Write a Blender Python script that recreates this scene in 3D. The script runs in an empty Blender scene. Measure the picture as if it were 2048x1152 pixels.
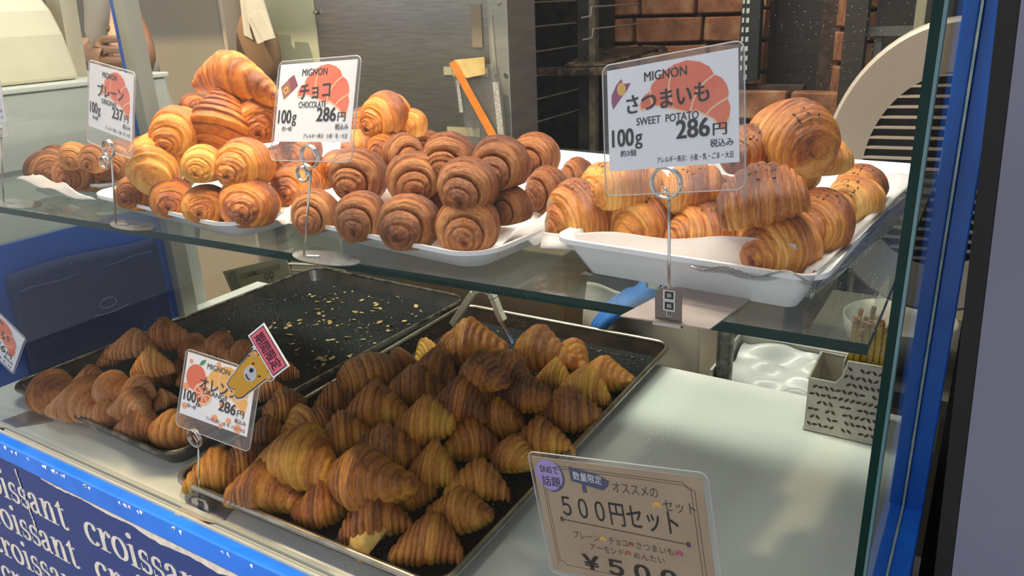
import bpy, math, random
import numpy as np
from mathutils import Matrix, Vector
sc = bpy.context.scene
COL = sc.collection
# ------------------------------------------------------------------ camera
F = 1560.0
EYE = np.array([0.0, 0.0, 0.56])
R = np.array([[0.85198905, 0.52203788, -0.03988882],
              [0.14813738, -0.3134379, -0.93798294],
              [-0.50216529, 0.79324217, -0.34437899]])
cam = bpy.data.cameras.new('camera')
cam.sensor_width = 36; cam.lens = 36 * F / 2048
cam.clip_start = 0.01; cam.clip_end = 60
camo = bpy.data.objects.new('camera', cam); COL.objects.link(camo)
Mc = Matrix.Identity(4)
for i in range(3):
    Mc[i][0] = R[0][i]; Mc[i][1] = -R[1][i]; Mc[i][2] = -R[2][i]; Mc[i][3] = EYE[i]
camo.matrix_world = Mc
sc.camera = camo
# ------------------------------------------------------------------ world, lights, exposure
w = bpy.data.worlds.new('world'); sc.world = w; w.use_nodes = True
w.node_tree.nodes['Background'].inputs[0].default_value = (0.80, 0.82, 0.86, 1)
w.node_tree.nodes['Background'].inputs[1].default_value = 0.78
def area(name, loc, target, sx, sy, power, col):
    l = bpy.data.lights.new(name, 'AREA'); l.shape = 'RECTANGLE'; l.size = sx; l.size_y = sy
    l.energy = power; l.color = col
    o = bpy.data.objects.new(name, l); COL.objects.link(o); o.location = loc
    o.rotation_euler = (Vector(target) - Vector(loc)).to_track_quat('-Z', 'Y').to_euler()
    return o
def spot(name, loc, target, power, col, deg, blend, rad):
    l = bpy.data.lights.new(name, 'SPOT'); l.energy = power; l.color = col
    l.spot_size = math.radians(deg); l.spot_blend = blend; l.shadow_soft_size = rad
    o = bpy.data.objects.new(name, l); COL.objects.link(o); o.location = loc
    o.rotation_euler = (Vector(target) - Vector(loc)).to_track_quat('-Z', 'Y').to_euler()
    return o
area('ceiling_tube_light', (-0.45, 1.05, 1.75), (-0.45, 1.0, 0), 1.3, 0.25, 19, (1.0, 0.97, 0.84))
area('case_fill_light', (-0.68, 0.62, 1.14), (-0.68, 0.72, 0), 1.25, 0.04, 4.5, (1.0, 0.95, 0.84))  # unseen strip added as fill to brighten the counter
area('kitchen_tube_light', (-1.4, 1.2, 2.1), (-1.4, 1.9, 0.2), 1.2, 0.3, 26, (1.0, 0.93, 0.78))
spot('warm_spot', (-1.12, 0.50, 1.10), (-0.84, 0.62, 0.38), 25, (1.0, 0.70, 0.34), 44, 0.6, 0.015)
spot('warm_spot', (-0.66, 0.50, 1.10), (-0.50, 0.64, 0.38), 16, (1.0, 0.76, 0.46), 50, 0.8, 0.02)
spot('warm_spot', (-0.20, 0.52, 1.15), (-0.22, 0.66, 0.38), 5, (1.0, 0.84, 0.62), 36, 0.8, 0.02)
spot('warm_spot', (-0.62, 0.46, 1.12), (-0.66, 0.66, 0.0), 14, (1.0, 0.82, 0.56), 44, 0.7, 0.012)  # added lamp that puts sun-like glints on the pan croissants
sun = bpy.data.lights.new('sun', 'SUN'); sun.energy = 4.0; sun.angle = 0.01; sun.color = (1.0, 0.80, 0.52)
so = bpy.data.objects.new('sun', sun); COL.objects.link(so)
SUN_DIR = Vector((0.30, 0.55, -0.85)).normalized()      # travels right, into the shop and down
so.rotation_euler = SUN_DIR.to_track_quat('-Z', 'Y').to_euler()
sc.view_settings.view_transform = 'Standard'
try: sc.view_settings.look = 'None'
except Exception: pass
sc.view_settings.gamma = 1.0; sc.view_settings.use_curve_mapping = False
sc.view_settings.exposure = 0.38
try:
    sc.cycles.transparent_max_bounces = 32; sc.cycles.max_bounces = 10; sc.cycles.caustics_reflective = False; sc.cycles.caustics_refractive = False
except Exception: pass
# ------------------------------------------------------------------ helpers
def _ray(x, y): return R.T @ np.array([x - 1024.0, y - 576.0, F])
def onz(x, y, z): d = _ray(x, y); return EYE + d * ((z - EYE[2]) / d[2])
def ony(x, y, Y): d = _ray(x, y); return EYE + d * (Y / d[1])
def onx(x, y, X): d = _ray(x, y); return EYE + d * (X / d[0])
def scale_at(P): return (R[2] @ (np.array(P, float) - EYE)) / F     # metres per pixel there
rng = random.Random(7)
WL = {}
def tag(o, label=None, cat=None, group=None, kind=None):
    if label: o['label'] = label
    if cat: o['category'] = cat
    if group: o['group'] = group
    if kind: o['kind'] = kind
    return o
def empty(name, loc, label=None, cat=None, group=None, M=None):
    o = bpy.data.objects.new(name, None); COL.objects.link(o); o.empty_display_size = 0.02
    if M is not None: o.matrix_world = M
    else: o.location = Vector([float(c) for c in loc])
    WL[o] = np.array(loc, float)
    return tag(o, label, cat, group)
class MB:
    def __init__(s): s.v = []; s.f = []
    def add(s, v, f):
        n = len(s.v); s.v += [tuple(float(c) for c in p) for p in v]; s.f += [tuple(n + i for i in q) for q in f]; return s
    def box(s, a, b, M=None):
        (x0, y0, z0), (x1, y1, z1) = a, b
        v = [(x0,y0,z0),(x1,y0,z0),(x1,y1,z0),(x0,y1,z0),(x0,y0,z1),(x1,y0,z1),(x1,y1,z1),(x0,y1,z1)]
        if M is not None: v = [M @ Vector(p) for p in v]
        return s.add(v, [(0,3,2,1),(4,5,6,7),(0,1,5,4),(1,2,6,5),(2,3,7,6),(3,0,4,7)])
    def prism(s, poly, d):            # poly: list of 3d points, extruded by vector d
        n = len(poly); a = [np.array(p, float) for p in poly]; b = [p + np.array(d, float) for p in a]
        return s.add(a + b, [tuple(range(n))[::-1], tuple(range(n, 2*n))] + [(i, (i+1) % n, n+(i+1) % n, n+i) for i in range(n)])
    def tube(s, pts, rad, n=12, closed=False, caps=True, flat=1.0):
        pts = [np.array(p, float) for p in pts]; m = len(pts)
        if np.isscalar(rad): rad = [rad] * m
        up = None; rings = []
        for i in range(m):
            t = (pts[(i+1) % m] - pts[i-1]) if closed else (pts[min(i+1, m-1)] - pts[max(i-1, 0)])
            t = t / (np.linalg.norm(t) + 1e-12)
            if up is None:
                up = np.array([0, 0, 1.0]) if abs(t[2]) < .9 else np.array([1.0, 0, 0])
            up = up - t * (up @ t); up /= np.linalg.norm(up); sd = np.cross(t, up)
            rings.append([pts[i] + rad[i] * (math.cos(a) * sd + flat * math.sin(a) * up) for a in [2*math.pi*k/n for k in range(n)]])
        v = [p for r_ in rings for p in r_]; f = []
        for i in range(m if closed else m-1):
            j = (i+1) % m
            for k in range(n): f.append((i*n+k, i*n+(k+1) % n, j*n+(k+1) % n, j*n+k))
        if not closed and caps: f += [tuple(range(n))[::-1], tuple((m-1)*n+k for k in range(n))]
        return s.add(v, f)
    def cyl(s, a, b, r, n=20): return s.tube([a, b], r, n)
    def lathe(s, prof, c=(0,0,0), n=32):
        v = []; f = []; m = len(prof)
        for r_, z in prof:
            for k in range(n): a = 2*math.pi*k/n; v.append((c[0]+r_*math.cos(a), c[1]+r_*math.sin(a), c[2]+z))
        for i in range(m-1):
            for k in range(n): f.append((i*n+k, i*n+(k+1) % n, (i+1)*n+(k+1) % n, (i+1)*n+k))
        return s.add(v, f)
    def grid(s, fn, nu, nv):
        v = [fn(i/(nu-1), j/(nv-1)) for i in range(nu) for j in range(nv)]
        return s.add(v, [(i*nv+j, (i+1)*nv+j, (i+1)*nv+j+1, i*nv+j+1) for i in range(nu-1) for j in range(nv-1)])
    def build(s, name, m, parent=None, label=None, cat=None, group=None, kind=None, smooth=False, local=False, bevel=0, solid=0, mats=None, pick=None):
        v = np.array(s.v, float)
        if parent is not None: org = np.zeros(3) if local else WL[parent]
        else: org = np.array([(v[:,0].min()+v[:,0].max())/2, (v[:,1].min()+v[:,1].max())/2, v[:,2].min()])
        me = bpy.data.meshes.new(name); me.from_pydata((v - org).tolist(), [], s.f)
        me.materials.append(m)
        if mats:
            for q in mats: me.materials.append(q)
            for p in me.polygons: p.material_index = pick(p)
        me.validate(); me.update()
        if smooth: me.polygons.foreach_set('use_smooth', [True]*len(me.polygons))
        o = bpy.data.objects.new(name, me); COL.objects.link(o)
        if parent is not None: o.parent = parent; WL[o] = WL[parent]
        else: o.location = org.tolist(); WL[o] = org
        if parent is not None and not local: WL[o] = org
        if bevel:
            b = o.modifiers.new('b', 'BEVEL'); b.width = bevel; b.segments = 2; b.limit_method = 'ANGLE'
        if solid:
            q = o.modifiers.new('s', 'SOLIDIFY'); q.thickness = solid
        return tag(o, label, cat, group, kind)
# ------------------------------------------------------------------ materials
def nt(name):
    m = bpy.data.materials.new(name); m.use_nodes = True; n = m.node_tree.nodes; l = m.node_tree.links
    return m, n, l, n['Principled BSDF']
def mat(name, c, rough=.5, metal=0, c2=None, ns=20, amt=.5, bump=0, bs=60, spec=None, coat=0, trans=0, emit=None, stretch=None):
    m, n, l, p = nt(name)
    p.inputs['Base Color'].default_value = (*c, 1); p.inputs['Roughness'].default_value = rough
    p.inputs['Metallic'].default_value = metal
    if spec is not None: p.inputs['Specular IOR Level'].default_value = spec
    if coat: p.inputs['Coat Weight'].default_value = coat; p.inputs['Coat Roughness'].default_value = .1
    tc = n.new('ShaderNodeTexCoord'); src = tc.outputs['Object']
    if stretch:
        mp = n.new('ShaderNodeMapping'); mp.inputs['Scale'].default_value = stretch; l.new(src, mp.inputs[0]); src = mp.outputs[0]
    if c2 is not None:
        t = n.new('ShaderNodeTexNoise'); t.inputs['Scale'].default_value = ns; t.inputs['Detail'].default_value = 8
        l.new(src, t.inputs['Vector'])
        r = n.new('ShaderNodeValToRGB'); r.color_ramp.elements[0].position = .5 - .25*amt - .02; r.color_ramp.elements[1].position = .5 + .25*amt
        r.color_ramp.elements[0].color = (*c, 1); r.color_ramp.elements[1].color = (*c2, 1)
        l.new(t.outputs['Fac'], r.inputs[0]); l.new(r.outputs[0], p.inputs['Base Color'])
    if bump:
        t = n.new('ShaderNodeTexNoise'); t.inputs['Scale'].default_value = bs; t.inputs['Detail'].default_value = 6
        l.new(src, t.inputs['Vector'])
        b = n.new('ShaderNodeBump'); b.inputs['Strength'].default_value = bump; b.inputs['Distance'].default_value = .002
        l.new(t.outputs['Fac'], b.inputs['Height']); l.new(b.outputs[0], p.inputs['Normal'])
    return m
def clear(name, tint=(1,1,1), refl=1.0, haze=0.0, hazec=(.9,.9,.9), dust=0.0, ior=1.5, rough=0.0, wavy=0.0):
    """thin clear sheet: fresnel reflection over straight transmission, plus real dust specks"""
    m, n, l, p = nt(name); n.remove(p); out = n['Material Output']
    tr = n.new('ShaderNodeBsdfTransparent'); tr.inputs[0].default_value = (*tint, 1)
    gl = n.new('ShaderNodeBsdfGlossy'); gl.inputs['Roughness'].default_value = rough
    fr = n.new('ShaderNodeFresnel'); ge = n.new('ShaderNodeNewGeometry'); io = n.new('ShaderNodeMapRange')
    io.inputs[3].default_value = ior; io.inputs[4].default_value = 1 / ior; l.new(ge.outputs['Backfacing'], io.inputs[0]); l.new(io.outputs[0], fr.inputs[0])
    if wavy:
        tx = n.new('ShaderNodeTexNoise'); tx.inputs['Scale'].default_value = 6; bp = n.new('ShaderNodeBump'); bp.inputs['Strength'].default_value = wavy
        bp.inputs['Distance'].default_value = .01
        l.new(tx.outputs['Fac'], bp.inputs['Height']); l.new(bp.outputs[0], gl.inputs['Normal']); l.new(bp.outputs[0], fr.inputs['Normal'])
    mu = n.new('ShaderNodeMath'); mu.operation = 'MULTIPLY'; mu.inputs[1].default_value = refl; l.new(fr.outputs[0], mu.inputs[0])
    mx = n.new('ShaderNodeMixShader'); l.new(mu.outputs[0], mx.inputs[0]); l.new(tr.outputs[0], mx.inputs[1]); l.new(gl.outputs[0], mx.inputs[2])
    last = mx
    if haze or dust:
        df = n.new('ShaderNodeBsdfDiffuse'); df.inputs[0].default_value = (*hazec, 1)
        m2 = n.new('ShaderNodeMixShader'); m2.inputs[0].default_value = haze
        l.new(last.outputs[0], m2.inputs[1]); l.new(df.outputs[0], m2.inputs[2])
        if dust:
            vo = n.new('ShaderNodeTexVoronoi'); vo.inputs['Scale'].default_value = 480
            tcn = n.new('ShaderNodeTexCoord'); l.new(tcn.outputs['Object'], vo.inputs['Vector'])
            ns = n.new('ShaderNodeTexNoise'); ns.inputs['Scale'].default_value = 9; ns.inputs['Detail'].default_value = 3; l.new(tcn.outputs['Object'], ns.inputs['Vector'])
            mr = n.new('ShaderNodeMapRange'); mr.inputs[1].default_value = .45; mr.inputs[2].default_value = .8; mr.inputs[3].default_value = .03; mr.inputs[4].default_value = .20
            l.new(ns.outputs['Fac'], mr.inputs[0])
            lt = n.new('ShaderNodeMath'); lt.operation = 'LESS_THAN'; l.new(vo.outputs['Distance'], lt.inputs[0]); l.new(mr.outputs[0], lt.inputs[1])
            ml = n.new('ShaderNodeMath'); ml.operation = 'MULTIPLY_ADD'; l.new(lt.outputs[0], ml.inputs[0]); ml.inputs[1].default_value = dust; ml.inputs[2].default_value = haze
            l.new(ml.outputs[0], m2.inputs[0])
        last = m2
    l.new(last.outputs[0], out.inputs[0]); return m
M = {}
M['white_top'] = mat('white_laminate', (.76,.77,.73), .35, c2=(.70,.71,.67), ns=3, bump=.02)
M['blue'] = mat('blue_paint', (.012,.10,.56), .32, c2=(.01,.085,.48), ns=8, coat=.3)
M['blue_bright'] = mat('blue_rail_paint', (.015,.19,.95), .3, coat=.4, c2=(.012,.15,.80), ns=14, bump=.05)
M['blue_dark'] = mat('blue_panel_paint', (.007,.035,.22), .22, coat=.4)
M['navy'] = mat('navy_denim', (.006,.016,.075), .85, c2=(.012,.028,.11), ns=300, bump=.3, bs=500)
M['glass'] = clear('front_glass', (.985,.99,.985), .36, .003, (.9,.9,.85), .5)
M['side_glass'] = clear('side_glass', (.93,.96,.95), .85, .004, (.8,.85,.8), .2)
M['shelf_glass'] = clear('shelf_glass', (.90,.965,.945), 1.0, .02, (.8,.85,.8), .15)
M['glass_edge'] = mat('green_glass_edge', (.0015,.022,.018), .25, spec=.2, c2=(.002,.032,.026), ns=30)
M['glass_edge_pale'] = mat('pale_glass_edge', (.10,.22,.24), .12, spec=.8)
M['silicone'] = mat('silicone_bead', (.28,.45,.50), .4, c2=(.5,.6,.6), ns=60)
M['lam'] = clear('laminate_film', (.985,.985,.99), .7, .045, (.85,.85,.88), 0, rough=.06)
M['steel'] = mat('brushed_steel', (.42,.41,.37), .38, 1, c2=(.34,.33,.30), ns=14, bump=.05, bs=200, stretch=(1,1,12))
M['chrome'] = mat('chrome_wire', (.62,.61,.58), .18, 1)
M['steelplate'] = mat('scuffed_steel_plate', (.46,.38,.35), .38, .45, c2=(.38,.31,.28), ns=30, bump=.05)
M['pan'] = mat('aluminium_pan', (.52,.49,.42), .36, 1, c2=(.30,.27,.21), ns=34, amt=.9, bump=.15)
M['pan_black'] = mat('black_coated_pan', (.018,.018,.018), .33, c2=(.045,.042,.036), ns=40, amt=.8, bump=.15, coat=.3)
M['liner'] = mat('dark_baking_liner', (.013,.016,.017), .7, spec=.06, c2=(.024,.027,.028), ns=7, bump=.1, bs=90)
M['melamine'] = mat('white_melamine', (.82,.83,.84), .22, spec=.6)
M['card'] = mat('printed_card_white', (.88,.90,.97), .5)
M['ink'] = mat('black_ink', (.012,.012,.016), .5)
M['croi_red'] = mat('print_red_orange', (.80,.135,.07), .5, c2=(.86,.19,.09), ns=40)
M['croi_yel'] = mat('print_amber', (.86,.45,.08), .5)
M['cream_line'] = mat('print_cream', (.92,.62,.38), .5)
M['darkwood'] = mat('dark_wood', (.020,.014,.010), .55, c2=(.035,.024,.016), ns=8, bump=.3, stretch=(1,1,8))
M['near_black'] = mat('near_black_metal', (.010,.010,.009), .4, c2=(.03,.026,.02), ns=30)
M['rust'] = mat('rusty_steel', (.16,.11,.07), .5, .4, c2=(.018,.014,.012), ns=45, amt=.4, bump=.4)
M['mortar'] = mat('mortar', (.035,.022,.016), .95, c2=(.07,.045,.03), ns=60, bump=.6)
M['cream'] = mat('cream_plastic', (.56,.50,.38), .45, c2=(.64,.56,.40), ns=5)
M['cream_tongs'] = mat('cream_tong_plastic', (.62,.60,.46), .4)
M['paper_wax'] = None
def brick_mat():
    m, n, l, p = nt('old_red_brick'); p.inputs['Roughness'].default_value = .9
    tc = n.new('ShaderNodeTexCoord'); oi = n.new('ShaderNodeObjectInfo')
    t = n.new('ShaderNodeTexNoise'); t.inputs['Scale'].default_value = 14; t.inputs['Detail'].default_value = 9
    add = n.new('ShaderNodeVectorMath'); add.operation = 'ADD'
    cmb = n.new('ShaderNodeCombineXYZ'); ml = n.new('ShaderNodeMath'); ml.operation = 'MULTIPLY'; ml.inputs[1].default_value = 40
    l.new(oi.outputs['Random'], ml.inputs[0]); l.new(ml.outputs[0], cmb.inputs[0]); l.new(tc.outputs['Object'], add.inputs[0]); l.new(cmb.outputs[0], add.inputs[1]); l.new(add.outputs[0], t.inputs['Vector'])
    r = n.new('ShaderNodeValToRGB'); e = r.color_ramp.elements
    e[0].position = .3; e[0].color = (.13,.060,.030,1); e[1].position = .74; e[1].color = (.34,.27,.15,1)
    x = e.new(.5); x.color = (.29,.115,.052,1); x = e.new(.6); x.color = (.36,.17,.085,1)
    l.new(t.outputs['Fac'], r.inputs[0]); l.new(r.outputs[0], p.inputs['Base Color'])
    b = n.new('ShaderNodeBump'); b.inputs['Strength'].default_value = .7; b.inputs['Distance'].default_value = .004
    t2 = n.new('ShaderNodeTexNoise'); t2.inputs['Scale'].default_value = 70; t2.inputs['Detail'].default_value = 6; l.new(add.outputs[0], t2.inputs['Vector'])
    l.new(t2.outputs['Fac'], b.inputs['Height']); l.new(b.outputs[0], p.inputs['Normal'])
    return m
M['brick'] = brick_mat()
def paper_mat(name, c, alpha):
    m, n, l, p = nt(name); p.inputs['Base Color'].default_value = (*c, 1); p.inputs['Roughness'].default_value = .45
    out = n['Material Output']; tl = n.new('ShaderNodeBsdfTranslucent'); tl.inputs[0].default_value = (*c, 1)
    tr = n.new('ShaderNodeBsdfTransparent')
    a = n.new('ShaderNodeMixShader'); a.inputs[0].default_value = .45; l.new(p.outputs[0], a.inputs[1]); l.new(tl.outputs[0], a.inputs[2])
    b = n.new('ShaderNodeMixShader'); b.inputs[0].default_value = alpha; l.new(tr.outputs[0], b.inputs[1]); l.new(a.outputs[0], b.inputs[2])
    l.new(b.outputs[0], out.inputs[0]); return m
M['paper_wax'] = paper_mat('waxed_paper', (.86,.84,.84), .78)
M['paper_tan'] = mat('tan_paper', (.62,.50,.34), .7, c2=(.56,.44,.29), ns=9, bump=.1)
def bread_mat(name, pale, gold, brown, dark, rough, coat, fine=1.0, powder=0.0):
    m, n, l, p = nt(name)
    at = n.new('ShaderNodeAttribute'); at.attribute_name = 'crust'
    oi = n.new('ShaderNodeObjectInfo')
    sx = n.new('ShaderNodeSeparateXYZ')
    uv = n.new('ShaderNodeAttribute'); uv.attribute_name = 'lam'        # (along, around)
    mp = n.new('ShaderNodeMapping'); mp.inputs['Scale'].default_value = (1, .10, 1); l.new(uv.outputs['Vector'], mp.inputs[0])
    # long thin flaky streaks that run round the roll
    st = n.new('ShaderNodeTexNoise'); st.inputs['Scale'].default_value = 26; st.inputs['Detail'].default_value = 5; st.inputs['Distortion'].default_value = .35; l.new(mp.outputs[0], st.inputs['Vector'])
    tc = n.new('ShaderNodeTexCoord')
    bl = n.new('ShaderNodeTexNoise'); bl.inputs['Scale'].default_value = 60; bl.inputs['Detail'].default_value = 5; l.new(tc.outputs['Object'], bl.inputs['Vector'])
    def math_(op, a, b=None, c=None):
        q = n.new('ShaderNodeMath'); q.operation = op
        for i, x in enumerate((a, b, c)):
            if x is None: continue
            if isinstance(x, (int, float)): q.inputs[i].default_value = x
            else: l.new(x, q.inputs[i])
        return q.outputs[0]
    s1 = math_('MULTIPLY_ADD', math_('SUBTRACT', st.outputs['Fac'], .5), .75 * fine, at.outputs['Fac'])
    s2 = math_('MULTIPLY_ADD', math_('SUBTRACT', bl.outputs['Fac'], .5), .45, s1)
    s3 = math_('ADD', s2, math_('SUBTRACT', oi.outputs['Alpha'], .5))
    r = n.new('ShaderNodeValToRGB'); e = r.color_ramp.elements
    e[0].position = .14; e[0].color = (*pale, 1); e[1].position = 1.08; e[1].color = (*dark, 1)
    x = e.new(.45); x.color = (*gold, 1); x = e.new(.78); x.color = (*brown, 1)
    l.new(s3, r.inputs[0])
    mx = n.new('ShaderNodeMix'); mx.data_type = 'RGBA'; mx.blend_type = 'MULTIPLY'; mx.inputs[0].default_value = 1
    l.new(r.outputs[0], mx.inputs[6]); l.new(oi.outputs['Color'], mx.inputs[7])
    l.new(mx.outputs[2], p.inputs['Base Color'])
    p.inputs['Roughness'].default_value = rough; p.inputs['Coat Weight'].default_value = coat; p.inputs['Coat Roughness'].default_value = .11
    p.inputs['Specular IOR Level'].default_value = .45
    b = n.new('ShaderNodeBump'); b.inputs['Strength'].default_value = .55 if fine < 1.2 else .8; b.inputs['Distance'].default_value = .0018
    bb = n.new('ShaderNodeTexNoise'); bb.inputs['Scale'].default_value = 130; bb.inputs['Detail'].default_value = 3; l.new(tc.outputs['Object'], bb.inputs['Vector'])
    h = math_('MULTIPLY_ADD', bb.outputs['Fac'], .6, st.outputs['Fac'])
    l.new(h, b.inputs['Height']); l.new(b.outputs[0], p.inputs['Normal']); l.new(b.outputs[0], p.inputs['Coat Normal'])
    return m
BM = {
 'butter': bread_mat('butter_croissant_crust', (.92,.52,.10), (.80,.30,.022), (.46,.120,.009), (.15,.032,.006), .30, .45),
 'tray': bread_mat('dark_baked_crust', (.82,.47,.06), (.62,.25,.020), (.39,.120,.011), (.15,.038,.006), .24, .6),
 'choco': bread_mat('chocolate_dough_crust', (.68,.33,.11), (.48,.172,.042), (.28,.076,.016), (.10,.025,.007), .42, .22, 1.5),
 'sweet': bread_mat('sweet_potato_crust', (.90,.54,.14), (.74,.29,.036), (.42,.110,.012), (.15,.032,.007), .30, .45),
 'orange': bread_mat('orange_dusted_crust', (.74,.46,.27), (.60,.28,.115), (.42,.155,.055), (.20,.062,.022), .55, .10),
 'almond': bread_mat('almond_crust', (.64,.34,.12), (.48,.20,.05), (.29,.100,.026), (.12,.036,.012), .5, .15),
}
# ------------------------------------------------------------------ croissants
def sst(x, a, b): t = np.clip((x - a) / (b - a), 0, 1); return t * t * (3 - 2 * t)
BMESH = {}
def croissant_mesh(kind, seed, shape):
    """unit croissant along X (length 2), max radius 1 in the cross section; later scaled by L/2 and R"""
    rs = np.random.RandomState(seed); N, Mv = 132, 60
    s = np.linspace(-1, 1, N)[:, None] * np.ones((1, Mv)); v = (np.arange(Mv) / Mv * 2 * np.pi)[None, :] * np.ones((N, 1))
    def noise(fs, fv, k, amp):
        o = np.zeros_like(s)
        for _ in range(k): o += np.sin(s * rs.uniform(.4, 1) * fs * rs.choice([-1, 1]) + rs.randint(0, fv + 1) * v * rs.choice([-1, 1]) + rs.uniform(0, 6.28))
        return o * amp / math.sqrt(k)
    ph = rs.uniform(0, 6.28)
    sp = s + (.10 if shape == 'hump' else .05) * np.sin(v + ph) * (1 - s ** 2) + noise(5, 3, 5, .016)
    a = np.clip(np.abs(sp) + .04 * np.cos(v - ph * 2) * (shape == 'hump'), 0, 1.06)
    if shape == 'hump':                 # classic: peaked middle, tapering horns
        edges = np.array([.18, .36, .53, .69, .83]) + rs.uniform(-.035, .035, 5); pw, tip, flatm = rs.uniform(1.0, 1.25), .20, .80
        env = lambda x: tip + (1 - tip) * np.clip(1 - x ** pw, 0, 1) ** .95
    elif shape == 'fat':                # plump, blunt, few wraps
        edges = np.array([.20, .40, .58, .76]) + rs.uniform(-.04, .04, 4); flatm = .72; tip = .46
        env = lambda x: tip + (1 - tip) * np.clip(1 - x ** 1.7, 0, 1) ** .8
    else:                               # 'roll': snail-like, small inner coil standing out at the ends
        edges = np.array([.26, .61, .80]) + rs.uniform(-.02, .02, 3); flatm = .25; tip = .30
        env = lambda x: np.where(x < .60, np.sqrt(np.clip(1 - (x / .70) ** 2.3, 0, 1)) * .98 + .02, .60 - .17 * np.clip((x - .6) / .4, 0, 1) ** 2) - .16 * np.exp(-((x - .605) / .03) ** 2)
    b = np.concatenate([[0], edges, [1.02]])
    r = np.zeros_like(s); loc = np.zeros_like(s); W = .012
    for k in range(len(b) - 1):
        mid = .5 * (b[k] + b[k+1]); l_ = np.clip((a - b[k]) / (b[k+1] - b[k]), 0, 1)
        rk = env(np.array(mid)) + (.10 if shape == 'hump' else .08) * np.sin(np.pi * np.clip(l_ * 1.0, 0, 1)) * (1 - .4 * k / len(b)) - .02 * l_
        wt = sst(a, b[k] - W, b[k] + W) if k else np.ones_like(a)
        r = r * (1 - wt) + rk * wt; loc = loc * (1 - wt) + l_ * wt
    r = flatm * r + (1 - flatm) * env(a)
    edge = np.zeros_like(s)
    for e in edges: edge += np.exp(-((a - e - .010) / .013) ** 2)
    r -= .035 * edge
    wob = noise(6, 4, 5, 1.0)
    lines = np.zeros_like(s); arcl = a * (1.0 if shape != 'roll' else 1.5)
    for q in range(7):
        fq = rs.uniform(34, 115); lines += np.sin(arcl * fq * np.sign(rs.uniform(-1, 1)) + wob * rs.uniform(.6, 2.4) + rs.uniform(0, 6.28) + rs.randint(0, 3) * v) / 7 ** .5
    lines *= .8
    patch = np.clip(.5 + noise(5, 4, 5, .45), 0, 1)
    r = r * (1 + noise(4, 3, 6, .035 if shape == 'hump' else .055)) + ({'hump': .0022, 'fat': .0034, 'roll': .0085}[shape]) * lines * (.15 + patch * 1.2) + noise(20, 9, 8, .006)
    c0 = {'hump': .92, 'fat': .86, 'roll': .74}[shape]; cq = np.clip((np.abs(s) - c0) / (1 - c0), 0, 1)
    cap = np.sqrt(np.clip(1 - cq ** 2, 0, 1))
    if shape == 'roll': r += .035 * np.sin(cq * 16 + v * np.sign(s)) * cq * (1 - cq)
    r *= np.clip(cap, .02, 1)
    top = np.sin(v)
    y = r * np.cos(v); z = r * np.sin(v)
    z = np.where(z < -.70, -.70 + (z + .70) * .25, z)
    drop = {'hump': .66, 'fat': .66, 'roll': .42}[shape]
    z -= (1 - np.clip(env(np.abs(s)), 0, 1)) * drop
    bend = {'hump': rs.uniform(.25, .6), 'fat': rs.uniform(.1, .45), 'roll': 0.0}[shape]
    y -= bend * s ** 2
    x = s.copy()
    if shape == 'fat': x = np.sign(s) * np.where(np.abs(s) > .6, .6 + (np.abs(s) - .6) * .62, np.abs(s)) * 1.16
    if shape == 'hump': x = s + .10 * rs.uniform(-1, 1) * (1 - s ** 2)
    if shape == 'roll':
        inner = sst(np.abs(s), .56, .66); sg = rs.choice([-1, 1])
        z -= .10 * inner; y += sg * .10 * inner; x = np.sign(s) * np.where(np.abs(s) > .60, .60 + (np.abs(s) - .60) * .45, np.abs(s)) * (1 - .07 * top * (1 - inner)) * 1.2
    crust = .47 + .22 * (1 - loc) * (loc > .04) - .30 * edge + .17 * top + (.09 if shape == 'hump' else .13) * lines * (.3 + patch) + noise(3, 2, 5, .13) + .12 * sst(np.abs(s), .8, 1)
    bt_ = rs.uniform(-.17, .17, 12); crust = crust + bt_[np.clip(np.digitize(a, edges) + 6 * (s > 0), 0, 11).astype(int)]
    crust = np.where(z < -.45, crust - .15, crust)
    verts = np.stack([x, y, z], -1).reshape(-1, 3)
    i, j = np.meshgrid(np.arange(N - 1), np.arange(Mv), indexing='ij'); j2 = (j + 1) % Mv
    faces = np.stack([i*Mv+j, i*Mv+j2, (i+1)*Mv+j2, (i+1)*Mv+j], -1).reshape(-1, 4)[:, ::-1]
    me = bpy.data.meshes.new('croissant'); nv, nf = len(verts), len(faces)
    me.vertices.add(nv); me.loops.add(nf*4); me.polygons.add(nf)
    me.loops.foreach_set('vertex_index', faces.ravel().astype(np.int32))
    me.polygons.foreach_set('loop_start', np.arange(0, nf*4, 4, dtype=np.int32))
    me.vertices.foreach_set('co', verts.astype(np.float32).ravel())
    me.update(calc_edges=True)
    me.polygons.foreach_set('use_smooth', np.ones(nf, bool))
    at = me.attributes.new('crust', 'FLOAT', 'POINT'); at.data.foreach_set('value', crust.ravel().astype(np.float32))
    lam = me.attributes.new('lam', 'FLOAT_VECTOR', 'POINT')
    lm = np.stack([sp + np.sign(s) * ((1 - cap) * .55 + (cq * .03 + .012) * v / 6.283 * (shape != 'hump')), v / 6.2832 * 3 * np.where(v > np.pi, 1, 1), np.cos(v)], -1).astype(np.float32)
    lm[..., 1] = np.sin(v) * 1.5 * (.25 + .75 * cap); lm[..., 2] = np.cos(v) * .15
    lam.data.foreach_set('vector', lm.ravel())
    me.materials.append(BM[kind])
    return me
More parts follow.
